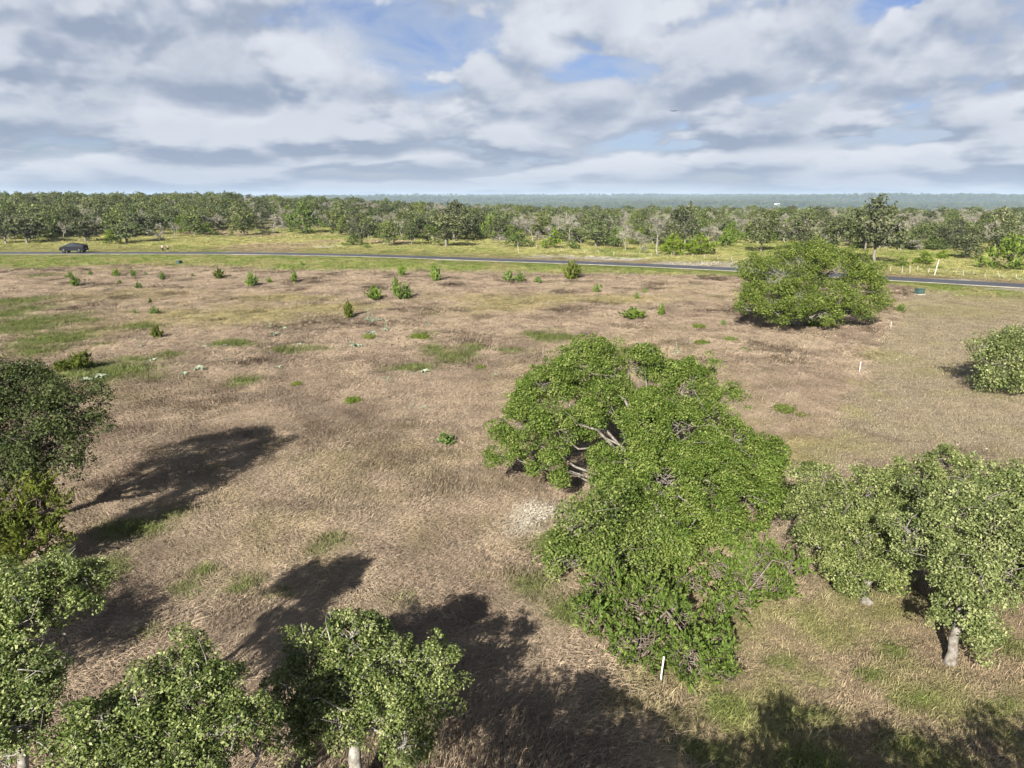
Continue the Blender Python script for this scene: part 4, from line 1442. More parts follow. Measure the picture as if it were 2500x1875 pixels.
def build_wood():
    g = np.random.default_rng(202)
    used = []
    for kind, px, py, ty, wpx, label in FRONT:
        p = ground_at(px, py)
        k = mpp(p)
        d = ray(px, ty)
        ztop = CAM_H + d[2] * p[1] / d[1]
        ht = max(1.2, ztop - p[2])
        far_tree(kind, p, wpx * k / 2 * 1.08, ht * 1.04, label, 'trees along the far side of the road', g)
        used.append((p[0], p[1], wpx * k / 2))
    U = np.array(used)
    # wood edge: distance beyond the road at which the wood begins, by photo column
    ex = np.array([-400, 0, 260, 480, 640, 760, 900, 1150, 1400, 1700, 1900, 2150, 2350, 2500, 2900])
    ey = np.array([592, 590, 588, 572, 562, 564, 588, 590, 600, 606, 604, 615, 612, 628, 640])
    edge_az, edge_d = [], []
    for a, b in zip(ex, ey):
        q = ground_at(a, b)
        edge_az.append(q[0] / q[1])
        edge_d.append(q[1])
    LM = [(15, 'the oak at the left edge'), (67, 'the fork-trunked oak'), (156, 'the truck'), (210, 'the dark-trunked flat oak'),
          (272, 'the bright cedar by the walkers'), (396, 'the slender bare tree'), (475, 'the greyish oak'), (596, 'the lone bank oak'),
          (669, 'the bank\'s bare tree'), (742, 'the tall broad cedar'), (862, 'the low dark cedar'), (951, 'the oak over tan grass'),
          (1110, 'the tallest mid oak'), (1202, 'the broad cedar'), (1266, 'the wide low thicket'), (1392, 'the many limbed bare tree'), (1455, 'the dark drooping oak'),
          (1540, 'the slim white bare trunk'), (1606, 'the tall forked bare tree'), (1680, 'the biggest cedar clump'), (1785, 'the cedar in the gap'), (1860, 'the dome oak\'s left'),
          (1965, 'the dome-shaped oak'), (2060, 'the dome oak\'s right'), (2133, 'the tallest dark oak'), (2221, 'the bright cedar mound'), (2290, 'the second cedar mound'), (2357, 'the low oak by the pole'),
          (2420, 'the low oak\'s bare neighbour'), (2470, 'the cedar at the right edge')]
    KN = {'oak': 'leafy oak', 'cedar': 'green cedar', 'dead': 'bare grey tree'}

    def wood_label(kind, x, y, z, e, ht):
        ppx, _ = pix((x, y, z))
        lx, nm = min(LM, key=lambda q: abs(q[0] - ppx))
        side = 'to its left' if ppx < lx - 12 else ('to its right' if ppx > lx + 12 else 'directly in line')
        dep = y - e
        row = 'close behind' if dep < 14 else ('some way behind' if dep < 32 else ('well behind' if dep < 60 else 'far behind'))
        return '%s%s %s %s %s' % ('tall ' if ht > {'oak': 7.2, 'cedar': 4.4, 'dead': 6.8}[kind] else 'short ', KN[kind], row, nm, side)

    n_ind = 0
    made = []
    far_p = []
    tries = 0
    # draw candidates by rows so that nearer trees come first
    cand = []
    for _ in range(9000):
        az = g.uniform(-0.86, 0.86)
        u = g.random()
        dist = 120 + 520 * u ** 1.3
        cand.append((dist, az))
    cand.sort()
    placed = [(-999, -999, 1)]
    PL = np.zeros((0, 3))
    for dist, az in cand:
        e = np.interp(az, edge_az, edge_d)
        if dist < e + 3:
            continue
        x, y = az * dist, dist
        left = az < -0.37
        right = az > 0.52
        thin = 0.0 if left else 0.35 * (fbm(np.array([x]), np.array([y]), 30, 2, 61)[0] > 0.55)
        if g.random() < thin:
            continue
        q = g.random()
        if left:
            kind = 'oak' if q < 0.72 else ('cedar' if q < 0.84 else 'dead')
        elif right:
            kind = 'oak' if q < 0.22 else ('cedar' if q < 0.48 else 'dead')
        else:
            kind = 'oak' if q < 0.32 else ('cedar' if q < 0.58 else 'dead')
        ht = {'oak': g.uniform(5.8, 8.6), 'cedar': g.uniform(3.0, 5.6), 'dead': g.uniform(5.5, 8.2)}[kind]
        if right:
            ht *= 0.80
        elif not left:
            ht *= 0.88
        rd = {'oak': g.uniform(2.6, 4.2), 'cedar': g.uniform(1.8, 3.0), 'dead': g.uniform(2.4, 3.6)}[kind]
        sep = 0.52 if left else 0.62
        if len(PL) and (((PL[:, 0] - x) ** 2 + (PL[:, 1] - y) ** 2) < ((PL[:, 2] + rd) * sep) ** 2).any():
            continue
        if (((U[:, 0] - x) ** 2 + (U[:, 1] - y) ** 2) < ((U[:, 2] + rd) * 0.6) ** 2).any():
            continue
        PL = np.concatenate([PL, [[x, y, rd]]])
        p = np.array([x, y, float(H(x, y))])
        if n_ind < 240 and abs(az) < 0.735:
            z = 0 if left else (2 if right else 1)
            made.append(far_tree(kind, p, rd, ht, wood_label(kind, x, y, p[2], e, ht), ('trees of the left wood', 'trees of the middle wood', 'trees of the right wood')[z], g))
            n_ind += 1
        else:
            far_p.append((x, y, p[2] - 0.3, rd, ht, kind))
    # trees that would share a label are told apart by their order from the road
    same = {}
    for o in made:
        same.setdefault(o['label'], []).append(o)
    ORD = {2: ('nearer', 'farther'), 3: ('nearest', 'middle', 'farthest'), 4: ('nearest', 'second nearest', 'third nearest', 'farthest'),
           5: ('nearest', 'second nearest', 'middle', 'second farthest', 'farthest')}
    for lb, L in same.items():
        if len(L) in ORD:
            L.sort(key=lambda o: o.location.y)
            for o, w in zip(L, ORD[len(L)]):
                o['label'] = w + ' ' + lb.split(' ', 1)[1]
    for o in made:
        if len(o['label'].split()) > 16:
            o['label'] = o['label'].replace(' directly in line', ' in line').replace(' some way behind', ' behind')
    return far_p


FARP = build_wood()


def build_far_wood():
    g = np.random.default_rng(303)
    src, start, k = [], {}, 0
    allk = []
    for kind in ('cedar', 'dead', 'oak'):
        for j, (tr, cr) in enumerate(PROTO[kind]):
            o = bpy.data.objects.new('wood_%s_%d' % (kind, j), cr)
            src.append(o)
            allk.append(kind)
    names = sorted(range(len(src)), key=lambda i: src[i].name)
    ind = {}
    for pos, i in enumerate(names):
        ind.setdefault(allk[i], []).append(pos)
    P, rz, sc, idx = [], [], [], []
    for x, y, z, rd, ht, kind in FARP:
        r0, h0 = NOMINAL[kind]
        P.append((x, y, z))
        sc.append((rd / r0, rd / r0, ht / h0))
        idx.append(int(g.choice(ind[kind])))
    # ridges kilometres off
    n = 52000
    y = 640 * (8200 / 640.0) ** g.random(n)
    x = y * g.uniform(-0.80, 0.80, n)
    keep = fbm(x, y * 0.5, 130, 3, 71) > 0.33
    x, y = x[keep], y[keep]
    z = H(x, y)
    s = g.uniform(0.8, 1.5, len(x)) * (1 + y / 5200.0)
    kk = g.random(len(x))
    for i in range(len(x)):
        P.append((x[i], y[i], z[i] - 1.0))
        kind = 'oak' if kk[i] < 0.72 else 'cedar'
        sc.append((s[i] * 1.25, s[i] * 1.25, s[i] * 0.85))
        idx.append(ind[kind][int(kk[i] * 977) % len(ind[kind])])
    P = np.array(P)
    o = scatter('far_woodland', P, g.uniform(0, 6.28, len(P)), np.array(sc), np.array(idx), None, src)
    tag(o, 'hazy green woodland stretching to the horizon', 'woodland')


build_far_wood()

# ---------------------------------------------------------------- field plants, one by one
def proto_shrub(seed, leaf='shrub', n=34, size=0.15, upright=1.0):
    """stems fanning up from one root, leafy all along; unit height 1, radius about 0.5"""
    g = np.random.default_rng(seed)
    tb = Tubes(3)
    Q, Nn = [], []
    for i in range(n):
        a = g.uniform(0, 6.28)
        tilt = g.uniform(0.02, 0.95) / upright
        L = g.uniform(0.7, 1.0) * (1 - 0.38 * tilt)
        tip = np.array([math.cos(a) * math.sin(tilt) * L * 0.95, math.sin(a) * math.sin(tilt) * L * 0.95, math.cos(tilt) * L])
        pts = bend((g.normal() * 0.03, g.normal() * 0.03, -0.03), tip, 4, 0.05, 0, g)
        tb.add(pts, [0.014, 0.011, 0.008, 0.004], 3)
        for t in np.linspace(0.12, 1.0, 7):
            p = pts[0] + (pts[-1] - pts[0]) * t
            Q.append(p + g.normal(size=3) * 0.035)
            Nn.append(unit(tip * np.array([1, 1, 0.4])))
    Q, Nn = np.array(Q), np.array(Nn)
    Q[:, 2] = np.maximum(Q[:, 2], 0.05)
    V, F, t = spray_leaves(Q, Nn, np.full(len(Q), 0.075), size, 5, g)
    return tb.mesh('stems', M['bark_cedar']), mesh_np('foliage', V, F, M[leaf], attrs={'tint': t})


def proto_low(seed, leaf='shrub_low'):
    """low mat of small leaves; radius 1, height about 0.5"""
    g = np.random.default_rng(seed)
    L = [(np.array([math.cos(k * 2.4) * 0.55 * (k > 0), math.sin(k * 2.4) * 0.5 * (k > 0), 0.16 + 0.1 * g.random()]),
          np.array([0.48, 0.46, 0.22])) for k in range(6)]
    P, N, rad, li = crown_puffs(L, 0.13, g, 0.9, -0.2, 0.02)
    V, F, t = oak_leaves(P, N, rad, 0.10, 7, g, aspect=0.5)
    tb = Tubes(3)
    for i in range(14):
        a = g.uniform(0, 6.28)
        tb.add(bend((0, 0, -0.02), (math.cos(a) * 0.7, math.sin(a) * 0.7, 0.2), 3, 0.1, 0.2, g), [0.015, 0.01, 0.004], 3)
    return tb.mesh('stems', M['bark_cedar']), mesh_np('foliage', V, F, M[leaf], attrs={'tint': t})


def proto_mullein(seed, spike):
    """rosette of broad woolly leaves, some with a flower spike; radius 1"""
    g = np.random.default_rng(seed)
    V, F, T = [], [], []
    k = 0

    def leaf(b, d, L, w, lift, droop):
        nonlocal k
        s = np.array([-d[1], d[0], 0])
        tv = float(np.clip(g.normal(0.5, 0.22), 0, 1))
        for i, (t, ww) in enumerate(((0, 0.35), (0.35, 1.0), (0.7, 0.85), (1, 0.08))):
            c = np.array(b) + np.array([d[0], d[1], 0]) * L * t + np.array([0, 0, lift * math.sin(t * 2.2) - droop * t * t])
            V.append(c - s * w * ww)
            V.append(c + s * w * ww + np.array([0, 0, 0.02]))
            T.extend([tv, tv])
            if i:
                F.append([k - 2, k - 1, k + 1, k])
            k += 2
    for i in range(16):
        a = i * 2.4 + g.normal() * 0.2
        leaf((0, 0, 0.04), (math.cos(a), math.sin(a)), g.uniform(0.6, 1.05), g.uniform(0.13, 0.2), g.uniform(0.15, 0.5), 0.1)
    if spike:
        for i in range(34):
            a = i * 2.4
            h = 0.15 + 1.5 * i / 34
            leaf((0, 0, h), (math.cos(a), math.sin(a)), 0.48 * (1.05 - i / 36), 0.10 * (1.1 - i / 36), 0.12, 0.05)
    tb = Tubes(5)
    tb.add([(0, 0, -0.05), (0, 0, 0.3), (0, 0, 1.7 if spike else 0.35)], [0.06, 0.05, 0.02], 5)
    return tb.mesh('stem', M['mullein']), mesh_np('leaves', V, F, M['mullein'], attrs={'tint': T})


SH = {'up': [proto_shrub(s) for s in (401, 402, 403)], 'low': [proto_low(s) for s in (411, 412)],
      'mul': [proto_mullein(s, False) for s in (421, 422)], 'spk': [proto_mullein(s, True) for s in (431, 432)],
      'ced': [proto_shrub(441, 'cedar_yellow', 40, 0.17, 0.8), proto_shrub(442, 'cedar_yellow', 36, 0.16, 0.9)]}
PN = {'up': ('upright_shrub', 'shrub', 'stems', 'foliage'), 'low': ('low_shrub', 'shrub', 'stems', 'foliage'), 'mul': ('mullein_plant', 'plant', 'stem', 'leaves'),
      'spk': ('mullein_plant', 'plant', 'stem', 'leaves'), 'ced': ('cedar_seedling', 'shrub', 'stems', 'foliage')}
def build_field_plants():
    g = np.random.default_rng(505)
    for kind, px, py, wpx, hpx, label in FIELD:
        if not wpx:
            continue
        p = ground_at(px, py)
        k = mpp(p)
        w_, h_ = wpx * k * 1.2, hpx * k * 1.2
        a, b = SH[kind][int(g.integers(len(SH[kind])))]
        nm, cat, n1, n2 = PN[kind]
        if kind in ('mul', 'spk'):
            w_, h_ = w_ * 1.25, h_ * 1.25
        ref = {'up': (1.05, 1.0), 'ced': (1.2, 0.95), 'low': (2.0, 0.45), 'mul': (2.0, 0.5), 'spk': (2.0, 1.7)}[kind]
        sx = w_ / ref[0]
        sz = h_ / ref[1]
        if kind in ('low', 'mul'):
            sz = max(0.55 * sx, min(h_ / 0.7, 1.3 * sx))
        grp = {'up': 'green shrubs dotted over the dry field', 'ced': 'cedar seedlings in the field', 'low': 'low green plants in the field',
               'mul': 'pale woolly weeds in the field', 'spk': 'pale woolly weeds in the field'}[kind]
        r = empty(nm, (p[0], p[1], p[2] - 0.02), label, cat, grp, rz=g.uniform(0, 6.28), scale=(sx, sx, sz))
        obj(n1, a, r)
        obj(n2, b, r)


build_field_plants()

# cedar bushes and the brush pile at far left
_p = ground_at(196, 908)
_k = mpp(_p)
cedar('cedar_shrub', _p, [(_p + np.array([0, 0, 0.45]), (0.62, 0.55, 0.5)), (_p + np.array([0.25, 0.1, 0.75]), (0.45, 0.45, 0.45)), (_p + np.array([-0.3, 0, 0.5]), (0.4, 0.4, 0.4))],
      'right, taller one of two yellow green cedar bushes beside the brush pile', 'cedar_yellow', seed=61, size=0.13, pr=0.18, per=20, cat='shrub', trunk_r=0.04, group='cedar bushes by the brush pile')
_p = ground_at(152, 912)
cedar('cedar_shrub', _p, [(_p + np.array([0, 0, 0.35]), (0.5, 0.45, 0.4)), (_p + np.array([0.3, 0.05, 0.4]), (0.4, 0.4, 0.36))],
      'left, shorter one of two yellow green cedar bushes beside the brush pile', 'cedar_yellow', seed=62, size=0.13, pr=0.18, per=20, cat='shrub', trunk_r=0.04, group='cedar bushes by the brush pile')


def build_brush():
    g = np.random.default_rng(66)
    p = ground_at(75, 905)
    root = empty('brush_pile', p, 'heap of dead grey branches left of the two cedar bushes', 'brush pile')
    for j in range(16):
        tb = Tubes(4)
        c = np.array([g.normal() * 0.7, g.normal() * 0.35, 0.12 + 0.25 * g.random()])
        a = g.normal() * 0.6 + (0 if g.random() < 0.7 else 1.3)
        d = np.array([math.cos(a), math.sin(a) * 0.6, g.normal() * 0.16])
        L = g.uniform(0.8, 1.6)
        m0, m1 = c - d * L / 2, c + d * L / 2
        m0[2], m1[2] = max(m0[2], 0.03), max(m1[2], 0.03)
        pts = bend(m0, m1, 5, 0.06, 0.05, g)
        tb.add(pts, np.linspace(0.03, 0.01, 5), 4)
        for q in range(7):
            s0 = pts[g.integers(1, 5)]
            e = s0 + unit(d + g.normal(size=3) * 0.7) * g.uniform(0.25, 0.7)
            e[2] = max(e[2], 0.02)
            tb.add(bend(s0, e, 3, 0.1, 0, g), [0.012, 0.008, 0.003], 3)
        obj('branch', tb.mesh('branch', M['bark_cedar'] if j % 3 else M['bark']), root)


build_brush()


# ---------------------------------------------------------------- stones
def build_stones():
    g = np.random.default_rng(88)
    bm = bmesh.new()
    bmesh.ops.create_icosphere(bm, subdivisions=1, radius=1.0)
    v0 = np.array([v.co[:] for v in bm.verts])
    f0 = np.array([[v.index for v in f.verts] for f in bm.faces])
    bm.free()

    def heap(name, label, P, S_):
        V, F = [], []
        for i, (p, s) in enumerate(zip(P, S_)):
            v = v0 * (1 + g.normal(size=(len(v0), 1)) * 0.22) * s * np.array([g.uniform(0.8, 1.4), g.uniform(0.8, 1.2), g.uniform(0.45, 0.8)])
            a = g.uniform(0, 6.28)
            c, sn = math.cos(a), math.sin(a)
            v = v @ np.array([[c, sn, 0], [-sn, c, 0], [0, 0, 1]])
            V.append(v + p)
            F.append(f0 + i * len(v0))
        o = obj(name, mesh_np(name, np.concatenate(V), np.concatenate(F), M['rock']))
        tag(o, label, 'rocks', kind='stuff')
    P, S_ = [], []
    for cx, cy, rx, ry, n, s0 in ((1310, 1255, 70, 24, 420, 0.045), (1260, 1285, 80, 34, 420, 0.038), (1215, 1320, 60, 30, 160, 0.032), (1330, 1320, 60, 60, 120, 0.035),
                                  (1290, 1230, 70, 16, 140, 0.05)):
        e = ell(cx, cy, rx, ry)
        for _ in range(n):
            x, y = e[0] + g.normal() * e[2] * 0.55, e[1] + g.normal() * e[3] * 0.55
            s = s0 * g.lognormal(0, 0.45)
            P.append((x, y, float(H(x, y)) + s * 0.1 + 0.02))
            S_.append(s)
    heap('limestone_rubble', 'spill of white limestone rubble left of the big oak', np.array(P), S_)
    P, S_ = [], []
    for cx, cy, rx, ry, n, s0 in ((2180, 868, 90, 16, 110, 0.035), (2230, 850, 100, 20, 90, 0.03), (2300, 1050, 220, 90, 220, 0.02), (2380, 1130, 160, 50, 120, 0.022),
                                  (2300, 800, 200, 40, 60, 0.03), (2150, 1010, 150, 60, 130, 0.03), (1560, 1690, 30, 20, 5, 0.05), (2100, 1520, 120, 40, 10, 0.04)):
        e = ell(cx, cy, rx, ry)
        for _ in range(n):
            x, y = e[0] + g.normal() * e[2] * 0.6, e[1] + g.normal() * e[3] * 0.6
            if g.random() < 0.5:
                continue
            s = s0 * g.lognormal(0, 0.4)
            P.append((x, y, float(H(x, y)) + s * 0.1 + 0.02))
            S_.append(s)
    heap('field_stones', 'small pale stones strewn over the mown lot on the right', np.array(P), S_)
    # limestone in the cut beyond the road
    P, S_ = [], []
    for cx, cy, rx, ry, n in ((1510, 633, 80, 3, 160), (1690, 645, 120, 4, 220), (2360, 685, 80, 3, 70), (1830, 652, 60, 3, 60)):
        e = ell(cx, cy, rx, ry)
        for _ in range(n):
            x, y = e[0] + g.normal() * e[2] * 0.6, e[1] + g.normal() * e[3] * 0.5
            if abs(float(road_d(x, y))) < 4:
                continue
            s = 0.06 * g.lognormal(0, 0.4)
            P.append((x, y, float(H(x, y)) + s * 0.3))
            S_.append(s)
    heap('roadside_rubble', 'pale rubble along the bank beyond the road', np.array(P), S_)


build_stones()


# ---------------------------------------------------------------- stakes, pole, boxes, fence
def post(name, px, py, ht, rad, label, lean, cat, seed=1):
    p = ground_at(px, py)
    root = empty(name, p, label, cat)
    tb = Tubes(10)
    top = np.array([lean[0] * ht, lean[1] * ht, ht])
    tb.add([(0, 0, -0.2), top * 0.5, top * 0.995, top], [rad, rad, rad, rad * 0.85], 10)
    obj('tube', tb.mesh('tube', M['pvc']), root)
    cp = Tubes(10)
    cp.add([top - np.array([0, 0, 0.04]), top + np.array([0, 0, 0.006]), top + np.array([0, 0, 0.008])], [rad * 1.18, rad * 1.18, 0.001], 10)
    obj('cap', cp.mesh('cap', M['pvc']), root)
    return root


post('marker_stake', 1611, 1671, 0.75, 0.019, 'white plastic stake in front of the feathery cedar', (0.07, -0.02), 'stake')
post('marker_stake', 2097, 914, 0.82, 0.022, 'white plastic stake on the lot line right of the big oak', (0.03, 0.0), 'stake')
post('marker_pole', 2281, 672, 2.25, 0.045, 'tall white pole leaning beyond the road at right', (0.16, 0.0), 'pole')
post('marker_stake', 2174, 805, 0.7, 0.014, 'tiny thin white stake between the dome-shaped oak and lot line', (0.0, 0.0), 'stake')


def build_box(px, py, wpx, hpx, label, rz, dark):
    p = ground_at(px, py)
    k = mpp(p)
    w_, h_ = wpx * k, hpx * k
    root = empty('utility_box', p, label, 'utility box', 'green utility boxes by the road', rz=rz)
    green = simple_mat('box_paint', (0.055, 0.10, 0.085), 0.5, spec=0.4, noise=0.1)
    dk = simple_mat('box_vent', (0.02, 0.025, 0.025), 0.6)
    conc = simple_mat('box_pad', (0.45, 0.43, 0.38), 0.9, noise=0.15)

    def box(name, c, s, mat, par, bev=0.02):
        bm = bmesh.new()
        bmesh.ops.create_cube(bm, size=1.0)
        for v in bm.verts:
            v.co = Vector((v.co.x * s[0] + c[0], v.co.y * s[1] + c[1], v.co.z * s[2] + c[2]))
        bmesh.ops.bevel(bm, geom=list(bm.edges), offset=bev, segments=2, affect='EDGES')
        me = bpy.data.meshes.new(name)
        bm.to_mesh(me)
        bm.free()
        me.materials.append(mat)
        return obj(name, me, par)
    d_ = w_ * 0.8
    box('pad', (0, 0, 0.03), (w_ * 1.15, d_ * 1.15, 0.10), conc, root)
    b = box('cabinet', (0, 0, h_ * 0.45 + 0.08), (w_, d_, h_ * 0.82), green, root)
    box('lid', (0, -0.03, h_ * 0.90 + 0.08), (w_ * 1.06, d_ * 1.1, h_ * 0.12), green, root)
    box('door', (-w_ * 0.08, -d_ * 0.5 - 0.004, h_ * 0.42 + 0.08), (w_ * 0.78, 0.02, h_ * 0.66), green, root, 0.005)
    box('hasp', (w_ * 0.34, -d_ * 0.5 - 0.02, h_ * 0.45), (0.05, 0.04, 0.14), dk, root, 0.005)
    if dark:
        box('opening', (w_ * 0.5 + 0.004, 0, h_ * 0.45 + 0.08), (0.02, d_ * 0.7, h_ * 0.6), dk, root, 0.005)


build_box(438, 646, 12, 9, 'green utility box with a dark right side in the left verge', R(-28), True)
build_box(2244, 719, 18, 13, 'teal green utility box below the tall white pole', R(12), False)


def build_fence():
    g = np.random.default_rng(99)
    wood = bark_mat('cedar_post', (0.30, 0.25, 0.20), (0.55, 0.50, 0.43), 14)
    wire = simple_mat('fence_wire', (0.35, 0.34, 0.33), 0.5, metal=0.8)

    def run(pts, label):
        P = [ground_at(*q[:2]) for q in pts]
        root = empty('wire_fence', P[0], label, 'fence')
        tops = []
        for p, q in zip(P, pts):
            h = q[2] * mpp(p)
            tb = Tubes(6)
            b = p - P[0]
            t = b + np.array([g.normal() * 0.12 + 0.05, g.normal() * 0.05, h])
            tb.add(np.concatenate([[b - (0, 0, 0.2)], bend(b, t, 4, 0.05, 0, g)]), [0.075, 0.07, 0.065, 0.06, 0.05], 6)
            obj('post', tb.mesh('post', wood), root)
            tops.append((b, t))
        for f in (0.35, 0.62, 0.9):
            tb = Tubes(3)
            tb.add([b + (t - b) * f + np.array([0, -0.08, 0]) for b, t in tops], 0.006, 3)
            obj('wire', tb.mesh('wire', wire), root)
    run([(1815, 640, 12), (1850, 642, 13), (2151, 656, 13), (2173, 663, 12), (2202, 666, 17), (2220, 666, 17), (2240, 663, 13), (2265, 668, 14), (2306, 668, 9),
         (2332, 669, 14), (2351, 674, 14), (2377, 671, 9), (2403, 677, 9), (2440, 678, 11), (2481, 681, 12), (2530, 684, 12)], 'crooked cedar post and wire fence beyond the road at right')
    run([(1266, 619, 27), (1310, 608, 11), (1370, 615, 9), (1427, 620, 12), (1462, 619, 9), (1498, 624, 9), (1545, 626, 10), (1590, 628, 10), (1638, 627, 11),
         (1649, 627, 11), (1690, 629, 9), (1718, 633, 12), (1753, 636, 9), (1787, 637, 11)], 'wire fence with thin posts beyond the road at mid picture')


build_fence()


# prickly pears
def build_pear(px, py, wpx, label, seed):
    g = np.random.default_rng(seed)
    p = ground_at(px, py)
    R_ = wpx * mpp(p) / 2
    root = empty('prickly_pear', p, label, 'cactus', 'prickly pears')
    t = np.arange(8) * 2 * math.pi / 8
    for i in range(int(14)):
        a = g.uniform(0, 6.28)
        rr = R_ * math.sqrt(g.random()) * 0.8
        c = np.array([math.cos(a) * rr, math.sin(a) * rr, R_ * g.uniform(0.12, 0.62)])
        yaw, tilt = g.uniform(0, 3.14), g.normal() * 0.35
        r = R_ * 0.22 * g.uniform(0.8, 1.3)
        V, th = [], r * 0.12
        for sgn in (-1, 1):
            for q in t:
                V.append([r * 0.8 * math.cos(q), sgn * th, r * math.sin(q)])
        V += [[0, -th * 1.8, 0], [0, th * 1.8, 0]]
        V = np.array(V)
        Rm = np.array((Matrix.Rotation(yaw, 3, 'Z') @ Matrix.Rotation(tilt, 3, 'X')))
        V = V @ Rm.T + c
        F = []
        for q in range(8):
            q2 = (q + 1) % 8
            F += [[16, q, q2], [17, 8 + q2, 8 + q], [q, 8 + q, q2], [q2, 8 + q, 8 + q2]]
        obj('pad', mesh_np('pad', V, F, M['pear'], attrs={'tint': np.full(len(V), np.clip(g.normal(0.5, 0.2), 0, 1))}), root)


build_pear(2447, 680, 16, 'larger pale prickly pear beyond the road at far right', 1)
build_pear(2488, 684, 15, 'smaller pale prickly pear at the right edge beyond the road', 2)
build_pear(148, 601, 14, 'pale prickly pear behind the nose of the black truck', 3)
build_pear(217, 600, 12, 'pale prickly pear behind the tail of the black truck', 4)


# ---------------------------------------------------------------- the truck on the road
def poly_mesh(name, V, F, mat, bev=0.0):
    bm = bmesh.new()
    vs = [bm.verts.new(v) for v in V]
    for f in F:
        bm.faces.new([vs[i] for i in f])
    bmesh.ops.recalc_face_normals(bm, faces=bm.faces)
    if bev:
        bmesh.ops.bevel(bm, geom=list(bm.edges), offset=bev, segments=1, affect='EDGES')
    me = bpy.data.meshes.new(name)
    bm.to_mesh(me)
    bm.free()
    me.materials.append(mat)
    return me


def box_me(name, c, s, mat, bev=0.01):
    x, y, z = [q / 2 for q in s]
    V = [(c[0] + i * x, c[1] + j * y, c[2] + k * z) for i in (-1, 1) for j in (-1, 1) for k in (-1, 1)]
    F = [(0, 1, 3, 2), (4, 6, 7, 5), (0, 4, 5, 1), (2, 3, 7, 6), (0, 2, 6, 4), (1, 5, 7, 3)]
    return poly_mesh(name, V, F, mat, bev)


